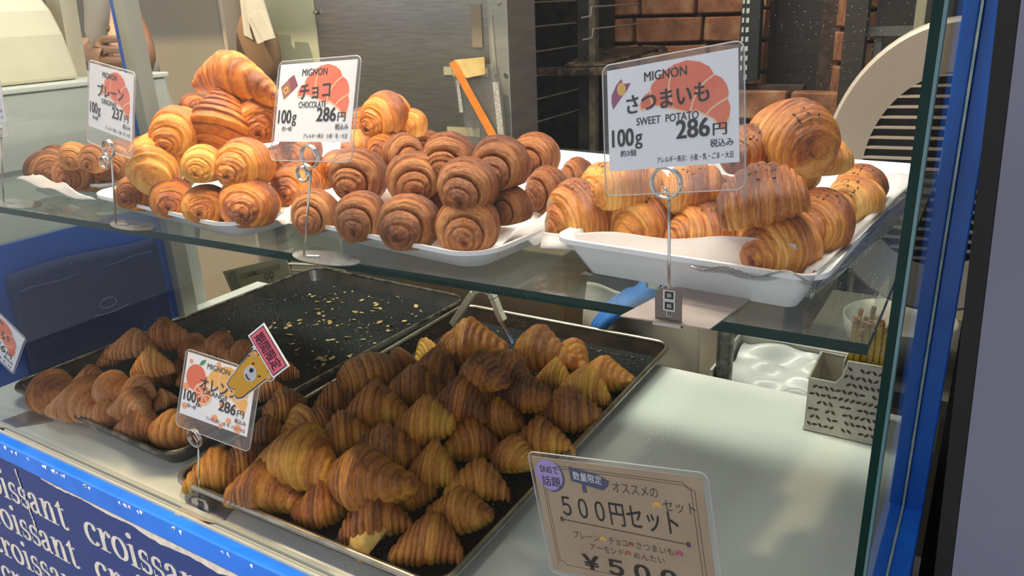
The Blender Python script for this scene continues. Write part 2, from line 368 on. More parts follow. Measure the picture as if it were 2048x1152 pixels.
def finish_mesh(kind, x, y, z, crust, lm):
    N, Mv = x.shape
    verts = np.stack([x, y, z], -1).reshape(-1, 3)
    i, j = np.meshgrid(np.arange(N - 1), np.arange(Mv), indexing='ij'); j2 = (j + 1) % Mv
    faces = np.stack([i*Mv+j, i*Mv+j2, (i+1)*Mv+j2, (i+1)*Mv+j], -1).reshape(-1, 4)[:, ::-1]
    me = bpy.data.meshes.new('croissant'); nv, nf = len(verts), len(faces)
    me.vertices.add(nv); me.loops.add(nf*4); me.polygons.add(nf)
    me.loops.foreach_set('vertex_index', faces.ravel().astype(np.int32))
    me.polygons.foreach_set('loop_start', np.arange(0, nf*4, 4, dtype=np.int32))
    me.vertices.foreach_set('co', verts.astype(np.float32).ravel())
    me.update(calc_edges=True)
    me.polygons.foreach_set('use_smooth', np.ones(nf, bool))
    at = me.attributes.new('crust', 'FLOAT', 'POINT'); at.data.foreach_set('value', crust.ravel().astype(np.float32))
    lam = me.attributes.new('lam', 'FLOAT_VECTOR', 'POINT'); lam.data.foreach_set('vector', lm.astype(np.float32).ravel())
    me.materials.append(BM[kind])
    return me
def coil_mesh(kind, seed):
    """a rolled pastry seen from its end: plump body, the last turns of the dough standing out as an off-centre coil"""
    rs = np.random.RandomState(seed); N, Mv = 130, 96
    u = np.linspace(-1, 1, N)[:, None] * np.ones((1, Mv)); v = (np.arange(Mv) / Mv * 2 * np.pi)[None, :] * np.ones((N, 1))
    def noise(fs, fv, k, amp):
        o = np.zeros_like(u)
        for _ in range(k): o += np.sin(u * rs.uniform(.4, 1) * fs * rs.choice([-1, 1]) + rs.randint(0, fv + 1) * v * rs.choice([-1, 1]) + rs.uniform(0, 6.28))
        return o * amp / math.sqrt(k)
    q = (1 - np.abs(u)) + noise(4, 3, 5, .012) * (np.abs(u) < .97); q = np.clip(q, 0, 1.05)
    th = (1 - np.abs(u)) * np.pi / 2
    e = 1.25 if kind == 'choco' else 1.1
    x = np.sign(u) * np.cos(th) ** e; r = np.sin(th) ** .86
    seam = rs.uniform(-.5, .5) - np.pi / 2; w = ((v - seam) % (2 * np.pi)) / (2 * np.pi)
    w = np.where(u < 0, 1 - w, w)
    fade = sst(w, 0, .05) * 1.0
    q1 = rs.uniform(.36, .44) * (.80 + .45 * w); q2 = rs.uniform(.66, .74) * (.92 + .22 * w); q0 = .19 * (.7 + .7 * w)
    cre = lambda qe, wd: np.exp(-((q - qe) / wd) ** 2)
    cb_, cz_ = (.15, .17) if kind == 'choco' else (.075, .035)
    d = cb_ * np.sqrt(np.clip(1 - (q / q1) ** 2.4, 0, 1)) + .05 * np.sqrt(np.clip(1 - (q / q0) ** 2, 0, 1)) \
        - cz_ * cre(q1 + .014, .026) * fade - .035 * cre(q2, .018) * fade - .045 * cre(q0, .014) - .06 * np.exp(-(q / .035) ** 2) \
        + .075 * sst(q, q1, q1 + .16) * (1 - sst(q, q2 - .12, q2 + .02)) + .05 * sst(q, q2, q2 + .08)
    wob = noise(4, 4, 5, 1.0); lines = np.zeros_like(u); tt = q + .07 * w
    for k in range(8): lines += np.sin(tt * rs.uniform(40, 125) + wob * rs.uniform(.6, 2.2) + rs.uniform(0, 6.28)) / 8 ** .5
    patch = np.clip(.55 + noise(5, 5, 5, .4), 0, 1)
    amp = .014 if kind == 'choco' else .012
    d += lines * amp * (.25 + patch) + noise(16, 12, 8, .008) + noise(3, 3, 6, .05 if kind != 'choco' else .035) * np.sin(th)
    nx, nr = np.sign(u) * np.cos(th), np.sin(th)
    x = x + nx * d; r = np.clip(r + nr * d, .0005, None)
    r = np.where(np.abs(u) > .9999, .0005, r)
    top = np.sin(v); sh = .40 if kind == 'choco' else .34; sd = rs.uniform(-.22, .22)
    y = r * np.cos(v) + sd * (1 - np.sin(th)); z = r * top - sh * (1 - np.sin(th))
    z = np.where(z < -.78, -.78 + (z + .78) * .3, z)
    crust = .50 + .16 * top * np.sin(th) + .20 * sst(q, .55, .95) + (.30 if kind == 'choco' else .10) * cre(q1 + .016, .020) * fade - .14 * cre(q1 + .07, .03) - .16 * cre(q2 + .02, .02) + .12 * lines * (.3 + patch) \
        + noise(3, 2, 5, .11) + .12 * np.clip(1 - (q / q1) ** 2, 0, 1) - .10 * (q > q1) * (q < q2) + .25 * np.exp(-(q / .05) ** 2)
    lm = np.stack([np.sign(u) * (tt * 1.25), np.sin(v) * 1.1 * np.sin(th), np.cos(v) * .2], -1)
    return finish_mesh(kind, x, y, z, crust, lm)
def get_mesh(kind, shape, idx):
    k = (kind, shape, idx)
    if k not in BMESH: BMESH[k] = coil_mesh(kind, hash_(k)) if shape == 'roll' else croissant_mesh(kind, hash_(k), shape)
    return BMESH[k]
def hash_(k): return sum(ord(c) * (i + 3) for i, c in enumerate(str(k))) % 99991
BREADS = []
def put_bread(name, kind, shape, P, X, Z, L, Rr, label, cat, group, shift=0.0, tint=(1, 1, 1), squash=.92, wide=1.0):
    """P centre; X long axis; Z up hint"""
    X = np.array(X, float); X /= np.linalg.norm(X); Z = np.array(Z, float); Z = Z - X * (Z @ X); Z /= np.linalg.norm(Z); Y = np.cross(Z, X)
    n = len(BREADS)
    me = get_mesh(kind, shape, n % 7)
    o = bpy.data.objects.new(name, me); COL.objects.link(o)
    mw = Matrix.Identity(4)
    for i in range(3):
        mw[i][0] = X[i] * L / 2; mw[i][1] = Y[i] * Rr * wide; mw[i][2] = Z[i] * Rr * squash; mw[i][3] = P[i]
    o.matrix_world = mw
    o.color = (*tint, .5 + shift)
    tag(o, label, cat, group); BREADS.append(o); WL[o] = np.array(P, float)
    return o
def bread_tips(name, kind, x1, y1, x2, y2, z, group, label, rf=.33, shift=0., shape='hump', tint=(1,1,1), z2=None, cat='croissant', flip=False, dz=0.0, lean=0.0, maxr=1):
    a = onz(x1, y1, z); b = onz(x2, y2, z if z2 is None else z2); L = np.linalg.norm(b - a); P = (a + b) / 2
    Rr = min(L * rf, maxr); P = P + np.array([0, 0, Rr * .30 + dz])
    X = b - a
    if flip: X = -X
    zz = np.array([0, -math.sin(lean), math.cos(lean)])
    return put_bread(name, kind, shape, P, X, zz, L, Rr, label, cat, group, shift, tint)
def bread_end(name, kind, cx, cy, rpx, z, group, label, yaw=0, pitch=0, lf=.85, shift=0., shape='roll', tint=(1,1,1), cat='croissant', squash=.95, wide=1.0):
    """a roll whose end faces the street: cx,cy its middle in view, rpx its radius there, z height of its middle"""
    P = onz(cx, cy, z); Rr = rpx * 1.0 * scale_at(P)
    d = EYE - P; an = math.atan2(d[1], d[0]) + math.radians(yaw); p = math.radians(pitch)
    X = (math.cos(an)*math.cos(p), math.sin(an)*math.cos(p), math.sin(p))
    jr = random.Random(label); zh = (jr.uniform(-.35, .35), jr.uniform(-.35, .35), 1)
    return put_bread(name, kind, shape, P, X, zh, 2 * Rr * lf, Rr, label, cat, group, shift, tint, squash, wide)
# ================================================================== THE SETTING
XL, XR, YF, YB = -1.335, -0.030, 0.452, 0.865        # case: left end, right end, front pane, rear frame posts
CB = 1.085                                            # rear edge of the worktop
def S(mb, name, m, **k): return mb.build(name, m, kind='structure', **k)
S(MB().box((-4.0, -2.5, -1.0), (2.5, 3.2, -.95)), 'floor', mat('concrete_floor', (.10,.095,.09), .8, c2=(.07,.066,.06), ns=6))
wb = S(MB().box((-4.0, 2.36, -.95), (2.5, 2.45, 2.5)), 'wall_back', M['mortar'])
S(MB().box((-4.1, .30, -.95), (-4.0, 2.45, 2.5)), 'wall_left', mat('dim_plaster', (.12,.11,.09), .9))
S(MB().box((-4.0, .30, 2.5), (2.5, 2.45, 2.56)), 'ceiling', mat('dim_ceiling', (.16,.15,.13), .9))
S(MB().box((-2.6, -.575, 1.60), (1.5, .43, 1.64)), 'ceiling_sun_blocker', mat('sun_blocker_grey', (.30,.30,.32), .8))  # unseen slab added to hold the sun to a front strip
# bricks of the back wall, a running bond with recessed joints
bx0, bz0 = ony(1195, 90, 2.3)[0], ony(1195, 90, 2.3)[2]
bw, bh, jt = .205, .068, .010
zz0 = ony(1250, 88, 2.33)[2]
brick_me = []
for q in range(5):
    mb = MB(); rr = random.Random(q); L = bw
    v = []
    for (x, y, z) in [(0,0,0),(L,0,0),(L,.05,0),(0,.05,0),(0,0,bh),(L,0,bh),(L,.05,bh),(0,.05,bh)]:
        v.append((x + rr.uniform(-.003,.003), y + rr.uniform(-.002,.002), z + rr.uniform(-.003,.003)))
    v += [(L*.5, -.003 + rr.uniform(-.002,.002), -.001), (L*.5, -.004, bh + rr.uniform(-.002,.002))]
    mb.add(v, [(0,3,2,1,8),(4,9,5,6,7),(0,8,9,4),(8,1,5,9),(1,2,6,5),(2,3,7,6),(3,0,4,7)])
    me = bpy.data.meshes.new('brick'); me.from_pydata(mb.v, [], mb.f); me.materials.append(M['brick']); brick_me.append(me)
def brick(parent, x, y, z, sx=1.0, rz=0.0):
    o = bpy.data.objects.new('brick', brick_me[rng.randrange(5)]); COL.objects.link(o)
    o.parent = parent; o.location = Vector((x, y, z)) - Vector(WL[parent].tolist()); o.scale = (sx, 1, 1); o.rotation_euler = (0, 0, rz)
    bv = o.modifiers.new('b', 'BEVEL'); bv.width = .004; bv.segments = 1
    return o
for row in range(-6, 7):
    z = zz0 + jt/2 + row * (bh + jt)
    x = -1.42 + (row % 2) * (bw + jt) * .52
    while x < -.10:
        f = rng.choice([1, 1, 1, .55, .8]); brick(wb, x, 2.325 + rng.uniform(-.006, .006), z, f); x += bw * f + jt
# counter, worktop, rails
S(MB().box((XL-.02, .440, -.95), (XR+.012, CB-.02, -.035)), 'trim_1', M['blue_dark'])                    # blue body under the worktop
S(MB().box((XL-.02, YF+.004, -.034), (XR+.01, CB, 0)), 'trim_2', M['white_top'], bevel=.002)
fr = S(MB().box((XL-.03, .431, -.030), (XR+.014, .446, .002)), 'trim_3', M['blue_bright'], bevel=.002)
for i in range(46):                                                                                      # paint chips on the rail
    x = rng.uniform(-1.25, -.3); 
    MB().prism([(x, .4302, -.001-rng.uniform(0,.004)), (x+rng.uniform(.001,.005), .4302, -.003), (x+.003, .4302, -.006-rng.uniform(0,.003)), (x-.001,.4302,-.004)], (0,.0006,0)).build('paint_chip', M['card'], fr)
S(MB().box((XL, .446, 0), (XR, YF-.003, .004)).box((XL, YF+.004, 0), (XR, YF+.010, .005)), 'trim_4', mat('sill_channel', (.50,.54,.50), .3, .3))
S(MB().box((-.043, .431, -.032), (-.031, YB+.02, .001)).box((-.029, .431, -.032), (-.010, YB+.02, .001)), 'trim_5', M['blue_bright'], bevel=.0015)
S(MB().box((-.0312, .431, -.02), (-.0288, YB+.0, .003)), 'trim_6', M['silicone'])
S(MB().box((-.0285, YB, -.95), (-.010, YB+.022, 1.15)).box((-.045, YB, -.95), (-.0315, YB+.022, 1.15)), 'trim_7', mat('blue_post_paint', (.010,.155,.70), .3, c2=(.009,.13,.62), ns=10, coat=.3), bevel=.0015)
S(MB().box((-.0312, YB-.004, -.02), (-.0288, YB+.018, 1.15)), 'trim_8', M['silicone'])
S(MB().box((XL-.014, YB, -.95), (XL-.004, YB+.02, 1.15)), 'trim_9', M['blue'])                            # left rear post, thin blue
S(MB().box((XL-.004, YB, -.95), (XL+.024, YB+.03, 1.15)), 'trim_10', mat('grey_aluminium_post', (.40,.40,.36), .4, .6, c2=(.5,.48,.4), ns=3))
# front pane with its dust, side pane, left pane
fp = S(MB().add([(XL, YF, 0), (XR-.0055, YF, 0), (XR-.0055, YF, 1.15), (XL, YF, 1.15)], [(0,1,2,3)]), 'window_1', M['glass'])
S(MB().box((XR-.0065, YF-.004, 0), (XR-.0015, YF+.0055, 1.15)), 'trim_11', M['glass_edge'])
S(MB().box((XR-.0015, YF-.004, 0), (XR+.0002, YF+.0055, 1.15)), 'trim_12', M['glass_edge_pale'])
S(MB().add([(XR, YF+.006, 0), (XR, YB, 0), (XR, YB, 1.15), (XR, YF+.006, 1.15)], [(0,1,2,3)]), 'window_2', M['side_glass'])
S(MB().add([(XL, YF+.006, .235), (XL, YB, .235), (XL, YB, 1.15), (XL, YF+.006, 1.15)], [(0,1,2,3)]), 'window_3', M['side_glass'])
S(MB().box((XL-.006, YF+.004, 0), (XL+.002, YB, .226)), 'trim_13', mat('blue_end_board', (.012,.075,.36), .3, c2=(.010,.06,.30), ns=3, coat=.3))
# glass shelf
sh = [(-1.31, .469, .334), (-.052, .511, .334), (-.055, 1.075, .334), (-1.30, 1.075, .334)]
def pk(p): return 1 if abs(p.normal.z) < .5 else 0
S(MB().prism(sh, (0, 0, .008)), 'trim_14', M['shelf_glass'], mats=[M['glass_edge']], pick=pk)
ZS = .342
# lavender street partition and black rubber strip on the far right
gp = mat('lavender_painted_panel', (.25,.25,.34), .6, c2=(.21,.21,.30), ns=5, amt=.7)
P0, P1 = ony(2042, 0, .70), ony(1903, 1152, .70)
dz = (P0 - P1) / (P0[2] - P1[2])
a = P1 + dz * (-.95 - P1[2]); b = P1 + dz * (1.2 - P1[2])
S(MB().prism([a, (.9, .70, -.95), (.9, .70, 1.2), b], (0, .04, 0)), 'wall_right', gp)
S(MB().prism([a - [.014,0,0], a - [.0005,0,0], b - [.0005,0,0], b - [.014,0,0]], (0, .05, 0)), 'trim_15', mat('black_rubber', (.006,.006,.007), .6))
S(MB().box((-.004, 1.0, -.95), (.9, 1.03, 2.0)), 'wall_gap_shade', mat('gap_shade_black', (.006,.006,.006), .8))  # near-black sheet standing for the shade in the gap beside the post
# ------------------------------------------------------------------ serif lettering on the blue front panel
def ribbon(pts, t0, t1, ang=0.0):
    """centre line -> outline with thick verticals and thin horizontals; returns quads"""
    pts = [np.array(p, float) for p in pts]; L_, R_ = [], []
    for i in range(len(pts)):
        t = pts[min(i+1, len(pts)-1)] - pts[max(i-1, 0)]; t /= np.linalg.norm(t) + 1e-9; nrm = np.array([-t[1], t[0]])
        wd = (t1 + (t0 - t1) * abs(t[1]) ** 1.3) / 2
        L_.append(pts[i] + nrm * wd); R_.append(pts[i] - nrm * wd)
    return [[L_[i], L_[i+1], R_[i+1], R_[i]] for i in range(len(pts)-1)]
def arc(cx_, cy_, rx, ry, a0, a1, n=16): return [(cx_ + rx*math.cos(math.radians(a0+(a1-a0)*i/n)), cy_ + ry*math.sin(math.radians(a0+(a1-a0)*i/n))) for i in range(n+1)]
def disc(cx_, cy_, r_, n=12): return [[(cx_, cy_), (cx_+r_*math.cos(2*math.pi*i/n), cy_+r_*math.sin(2*math.pi*i/n)), (cx_+r_*math.cos(2*math.pi*(i+1)/n), cy_+r_*math.sin(2*math.pi*(i+1)/n))] for i in range(n)]
def rect(x0, y0, x1, y1): return [[(x0,y0),(x1,y0),(x1,y1),(x0,y1)]]
def glyph(c):
    T, t = .17, .045
    if c == 'o': return ribbon(arc(.33, .5, .25, .47, 0, 360, 28), T, t), .66
    if c == 'c': return ribbon(arc(.33, .5, .25, .47, 50, 318, 24), T, t) + disc(.48, .80, .085), .58
    if c == 'i': return rect(.13, 0, .30, .97) + rect(.03, 0, .40, .035) + [[(.02,.90),(.20,.93),(.30,1.0),(.2,.88)]] + disc(.215, 1.36, .115), .42
    if c == 'r': return rect(.13, 0, .30, .97) + rect(.03, 0, .44, .035) + [[(.02,.90),(.20,.93),(.30,1.0),(.2,.88)]] + ribbon([(.28,.60),(.34,.83),(.43,.95),(.52,.93)], .11, t) + disc(.53, .84, .09), .60
    if c == 'n': return rect(.13, 0, .30, .97) + rect(.03, 0, .40, .035) + [[(.02,.90),(.20,.93),(.30,1.0),(.2,.88)]] + ribbon([(.28,.62),(.35,.86),(.46,.96),(.56,.90),(.60,.70)], .14, t) + rect(.515, 0, .685, .75) + rect(.43, 0, .78, .035), .82
    if c == 's': return ribbon(arc(.27, .72, .155, .24, 35, 190, 12) + arc(.27, .66, .155, .16, 200, 250, 4) + [(.33,.46)] + arc(.27, .27, .17, .24, 40, -150, 14), .13, .06) + rect(.40, .66, .43, .95) + rect(.07, .04, .10, .34), .50
    if c == 'a': return ribbon([(.12,.72)] + arc(.28, .74, .15, .22, 160, 20, 10) + [(.43,.6),(.43,.2),(.48,.04),(.58,.06)], .15, .06) + ribbon([(.42,.60),(.25,.50),(.12,.38),(.10,.22),(.17,.06),(.28,.05),(.40,.18)], .14, .06) + disc(.14, .74, .085), .60
    if c == 't': return rect(.13, .12, .29, 1.0) + rect(.02, .93, .42, .98) + ribbon([(.21,.18),(.25,.05),(.33,.02),(.42,.12)], .15, .05) + [[(.03,.96),(.21,1.25),(.29,1.32),(.29,.96)]], .44
    return [], .3
fpan = S(MB().box((-1.33, .4385, -.60), (-.05, .4395, -.033)), 'trim_16', M['blue_dark'])
lm_ = mat('white_vinyl_lettering', (.55,.57,.60), .5, c2=(.45,.47,.52), ns=60)
def word(text, x, z, xh, sxf, y=.4384):
    mb = MB(); cxp = 0
    for ch in text:
        qs, adv = glyph(ch)
        for k, q in enumerate(qs):
            mb.prism([(x + (cxp + p[0]) * xh * sxf, y - .00002*(k % 5), z + p[1] * xh) for p in q][::-1], (0, -.0006, 0))
        cxp += adv
    mb.build('croissant_lettering', lm_, fpan)
for row in range(6):
    for k in range(-1, 4):
        word('croissant', -1.303 + k * .317, -.114 - .0665 * row, .0365, 1.46)
tp = MB()
xs = np.linspace(-1.07, -.20, 90)
up = [-.0365 - .004*math.sin(x*60)*.3 - rng.uniform(0, .0018) + (.008 * max(0, min(1, (x+1.0)/.12))) for x in xs]
lo = [u - .004 - (.013 + rng.uniform(0, .0035)) * max(0, min(1, (x+1.0)/.18)) for x, u in zip(xs, up)]
for i in range(len(xs)-1): tp.prism([(xs[i], .4379, lo[i]), (xs[i+1], .4379, lo[i+1]), (xs[i+1], .4379, up[i+1]), (xs[i], .4379, up[i])], (0, -.0004, 0))
tp.build('torn_tape_residue', mat('scuffed_silver_tape', (.42,.43,.47), .6, c2=(.58,.59,.60), ns=120), fpan)
tz = MB(); 
for i in range(16): 
    x = -1.143 + .0007*i + rng.uniform(-.001,.001); z = -.045 - i*.0065
    tz.prism([(x, .4377, z), (x+.003+rng.uniform(0,.003), .4377, z-.001), (x+.004, .4377, z-.008), (x+.001, .4377, z-.0075)], (0,-.0003,0))
tz.build('scratch_mark', lm_, fpan)
# ------------------------------------------------------------------ fridge fronts and column behind, seen through the glass
def cabinet(name, x0, x1, y, m, label, cat, z1=1.5, depth=.12):
    return MB().box((x0, y, -.95), (x1, y+depth, z1)).build(name, m, None, label, cat, bevel=.003)
cabinet('fridge_panel', -3.2, -1.968, 1.60, mat('brown_grey_steel_door', (.32,.275,.20), .45, .15, c2=(.27,.235,.17), ns=1.5), 'large dull brown-grey steel door behind the butter croissants', 'fridge')
cabinet('door_jamb', -1.955, -1.83, 1.66, mat('dark_brown_recess', (.055,.038,.034), .6, c2=(.03,.02,.02), ns=12), 'narrow dark brown upright strip between grey door and green panel', 'jamb')
cabinet('jamb_edge', -1.965, -1.950, 1.59, mat('pale_trim_strip', (.42,.34,.26), .5), 'thin pale edging strip left of the dark upright', 'trim strip')
cabinet('column_panel', -1.83, -1.598, 1.60, mat('pale_green_panel', (.40,.40,.27), .5, c2=(.36,.36,.24), ns=4), 'pale olive green upright panel behind the hanging paper towel', 'panel')
st = empty('steel_cabinet', (-1.3, 1.6, -.95), 'tall scratched stainless steel cabinet door with taped clear bag', 'cabinet')
sd = MB().box((-1.596, 1.60, -.95), (-1.045, 1.72, 1.5)).build('door', M['steel'], st, bevel=.003)
MB().box((-1.043, 1.592, -.95), (-.990, 1.72, 1.5)).build('edge_strip', mat('grey_door_edge', (.30,.30,.26), .4, .7, c2=(.36,.35,.31), ns=8, stretch=(1,1,6)), st, bevel=.002)
for (px, py) in [(632, 25), (1014, 150), (1000, 3)]:
    p = ony(px, py, 1.596); MB().cyl(p, p + [0,-.006,0], .0055, 12).build('screw', M['chrome'], sd)
MB().box(tuple(ony(1440*0+945, 95, 1.597)), tuple(ony(962, 8, 1.599)+np.array([0,.001,0]))).build('tape_mark', mat('grime', (.16,.13,.09), .7), sd)
for q, (x0, y0, x1, y1) in enumerate([(888,150,905,139),(905,152,975,142),(895,270,960,262),(895,258,960,262)][:3]):
    a, b = ony(x0, y0, 1.598), ony(x1, y1, 1.598)
    MB().box((a[0], 1.5975, min(a[2],b[2])), (b[0], 1.5995, max(a[2],b[2])+.006)).build('tape_mark', mat('yellowed_tape', (.30,.28,.18), .6), sd)
# clear bag with brown card and orange strap taped to the steel cabinet
bg = empty('clear_bag', ony(960, 240, 1.58), 'clear plastic bag taped to the steel cabinet holding tan paper', 'bag')
def quad(pix, Y, name, m, par, th=.004, **k): return MB().prism([ony(x, y, Y) for x, y in pix][::-1], (0, th, 0)).build(name, m, par, **k)
quad([(905,150),(985,125),(1008,290),(940,292)], 1.575, 'bag_film', clear('bag_plastic', (.95,.96,.96), 2.0, .06, (.7,.7,.7), 0, rough=.15, wavy=.6), bg, .01)
quad([(908,120),(968,114),(970,148),(935,156),(915,150)], 1.570, 'tan_paper', mat('crumpled_tan', (.42,.31,.11), .6, c2=(.55,.42,.18), ns=30, bump=.5, bs=40), bg)
quad([(985,165),(996,165),(1010,290),(998,290)], 1.568, 'grey_mesh_edge', mat('grey_mesh', (.4,.4,.38), .6, c2=(.2,.2,.2), ns=300), bg)
quad([(912,160),(918,160),(926,225),(919,225)], 1.568, 'grey_mesh_edge', mat('grey_mesh2', (.4,.4,.38), .6, c2=(.2,.2,.2), ns=300), bg)
quad([(898,127),(909,121),(1000,284),(986,288)], 1.562, 'orange_strap', mat('orange_strap', (.62,.21,.03), .45, c2=(.52,.16,.02), ns=30), None, label='orange strap hanging diagonally in front of the steel cabinet', cat='strap')
quad([(978,30),(984,30),(994,150),(986,150)], 1.59, 'rag_strip', mat('grey_rag', (.20,.19,.15), .8), None, label='narrow grimy strip hanging beside the steel cabinet edge', cat='strip')
# ------------------------------------------------------------------ oven rack with runners
rk = empty('bakery_rack', (-.95, 1.75, -.95), 'dark empty bakery rack with short side runners left of the brick wall', 'rack')
MB().box((-1.42, 2.26, -.95), (-1.045, 2.30, 1.5)).build('opening_shade', M['near_black'], rk)  # near-black sheet standing for the shade inside the rack opening
p0 = ony(1190, 50, 1.9)[0]; p1 = ony(1198, 230, 1.9)[0]
MB().box((p0-.008, 1.88, -.95), (p0+.010, 1.90, 1.5)).build('post', mat('worn_post', (.17,.145,.10), .5, .5, c2=(.09,.075,.05), ns=40), rk)
MB().box((p0-.05, 1.90, -.95), (p0-.010, 1.93, 1.5)).build('post', M['near_black'], rk)
for (x, y, dx) in [(1025,9,18),(1029,59,16),(1033,110,16),(1042,158,14),(1046,205,14),(1052,250,12)]:
    a, b = ony(x, y, 1.8), ony(x+dx, y-3, 1.8)
    MB().tube([a, b, b + [0,.3,.0]], .0022, 8).build('runner', mat('rr', (.35,.33,.27), .4, .6), rk)
for (x, y) in [(1163,36),(1166,80)]:
    a, b, c = ony(x, y, 1.85), ony(x+18, y-4, 1.85), ony(x+20, y-22, 1.85)
    MB().tube([a, b, c, c + [0,.3,0]], .0022, 8).build('runner', mat('rr2', (.35,.33,.27), .4, .6), rk)
a, b = ony(1035, 140, 1.85), ony(1198, 132, 1.85)
MB().prism([ony(1030,138,1.85), ony(1215,131,1.85), ony(1215,150,1.85), ony(1030,153,1.85)][::-1], (0, .02, 0)).build('shelf_lip', M['rust'], rk)
MB().prism([ony(1130,136,1.85), ony(1215,133,1.85), ony(1330,97,2.25), ony(1190,101,2.25)], (0, 0, .008)).build('tray_shelf', M['rust'], rk)
MB().prism([ony(1188,101,2.2), ony(1330,96,2.2), ony(1330,104,2.2), ony(1186,110,2.2)][::-1], (0, .02, 0)).build('tray_rim', M['rust'], rk)
# right-hand background: control panel, dark boards, brick pier, window frame
cp = empty('control_panel', ony(1500, 165, 1.9), 'black upright notice panel with white marks on the brick pier', 'panel')
xa, xb = ony(1482, 80, 2.0)[0], ony(1522, 80, 2.0)[0]
cpb = MB().prism([ony(1486,-8,2.0), ony(1522,-10,2.0), ony(1514,160,2.0), ony(1470,176,2.0)][::-1], (0, .03, 0)).build('board', mat('black_panel', (.012,.014,.013), .35), cp)
wm = mat('white_marks', (.50,.52,.46), .6)
for k in range(9):      # rows of small white strokes and boxes
    y = -2 + 19*k
    for (x0, x1) in ((1486, 1490), (1494, 1500)):
        x0 -= .045*y; x1 -= .045*y
        if x0 < 1480 and k > 6: continue
        MB().prism([ony(x0,y,1.997), ony(x1,y-1,1.997), ony(x1-.5,y+9,1.997), ony(x0-.5,y+10,1.997)][::-1], (0,.002,0)).build('white_mark', wm, cpb)
MB().box((ony(1534,60,2.2)[0], 2.215, -.95), (ony(1668,60,2.2)[0], 2.25, 1.8)).build('dark_board', M['darkwood'], None, 'large scratched dark wooden board between brick pier and brick strip', 'board')
pier = MB().box((-.405, 2.09, -.95), (-.335, 2.13, 1.8)).build('brick_pier', M['mortar'], None, 'slim brick pier between dark boards left of the white fan', 'pier')
x0, x1 = ony(1672, 60, 2.05)[0], ony(1702, 60, 2.05)[0]
for k in range(14): brick(pier, x0, 2.045, -.15 + k*.078, (x1-x0)/bw)
qq = MB().box((ony(1516,60,2.1)[0], 2.13, -.95), (ony(1531,60,2.1)[0], 2.2, 1.8)).build('brick_edge', M['mortar'], None, 'narrow brick edge beside the black notice panel', 'pier')
x0, x1 = ony(1515, 60, 2.1)[0], ony(1531, 60, 2.1)[0]
for k in range(13): brick(qq, x0, 2.09, -.1 + k*.078, (x1-x0)/bw)
fb = MB().box((-.62, 2.02, -.95), (-.42, 2.06, .34)).build('firebox_wall', M['mortar'], None, 'low brick ledge behind the sweet potato croissants', 'brick ledge')
for r_ in range(4):
    x = -.615 + (r_ % 2)*.08
    while x < -.42: brick(fb, x, 1.985, .34 - (r_+1)*.078, .8); x += .175
MB().box((-.33, 1.96, -.95), (-.285, 2.0, 1.8)).build('dark_post', M['darkwood'], None, 'dark upright post right of the slim brick pier', 'post')
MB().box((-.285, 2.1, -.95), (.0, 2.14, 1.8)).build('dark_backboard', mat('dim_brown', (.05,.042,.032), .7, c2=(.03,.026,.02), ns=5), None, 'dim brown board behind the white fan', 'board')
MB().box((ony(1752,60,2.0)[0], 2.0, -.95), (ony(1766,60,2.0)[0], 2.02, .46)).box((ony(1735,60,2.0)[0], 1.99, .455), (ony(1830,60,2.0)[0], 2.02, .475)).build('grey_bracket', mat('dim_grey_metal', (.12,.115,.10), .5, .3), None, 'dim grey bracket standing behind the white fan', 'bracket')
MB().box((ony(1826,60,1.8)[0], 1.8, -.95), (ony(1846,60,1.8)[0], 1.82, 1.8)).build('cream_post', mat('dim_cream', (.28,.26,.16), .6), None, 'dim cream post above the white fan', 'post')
# round white fan
fc = ony(1893, 345, 1.32); FR_ = .222
fan = empty('wall_fan', fc - [0, 0, FR_], 'large round white fan with horizontal slats behind right glass edge', 'fan')
fn = np.array([-.60, -.80, 0.0]); fs_ = np.array([.80, -.60, 0.0])     # facing, sideways
fn = np.array([.05, -.998, 0]); fs_ = np.array([.998, .05, 0]); FX = .80
def fp_(a, r_, d=0.0): return fc + fs_ * (r_ * math.cos(a) * FX) + np.array([0, 0, 1]) * r_ * math.sin(a) + fn * d
mb = MB(); n = 72
prof = [(1.0, 0), (.992, .008), (.97, .012), (.66, .004), (.655, -.02), (1.0, -.03)]
v = [fp_(2*math.pi*k/n, FR_*q[0], q[1]) for q in prof for k in range(n)]
mb.add(v, [(i*n+k, i*n+(k+1) % n, ((i+1) % 6)*n+(k+1) % n, ((i+1) % 6)*n+k) for i in range(6) for k in range(n)])
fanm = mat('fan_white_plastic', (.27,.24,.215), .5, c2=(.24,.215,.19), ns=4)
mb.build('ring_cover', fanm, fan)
ri = FR_ * .66
mbk = MB(); mbk.add([fp_(2*math.pi*k/n, ri, -.018) for k in range(n)], [tuple(range(n))]); mbk.build('dark_core', mat('fan_dark', (.07,.06,.05), .6), fan)
for k in range(19):
    z = -ri*.95 + k * (ri*1.9/18); hw = math.sqrt(max(ri*ri - z*z, 1e-5)) * FX
    a_, b_ = fc + fs_*(-hw) + [0,0,z], fc + fs_*hw + [0,0,z+.004]
    MB().prism([a_ + fn*.004, b_ + fn*.004, b_ + fn*.004 + [0,0,.0035], a_ + fn*.004 + [0,0,.0035]], fn * -.018).build('slat', fanm, fan)
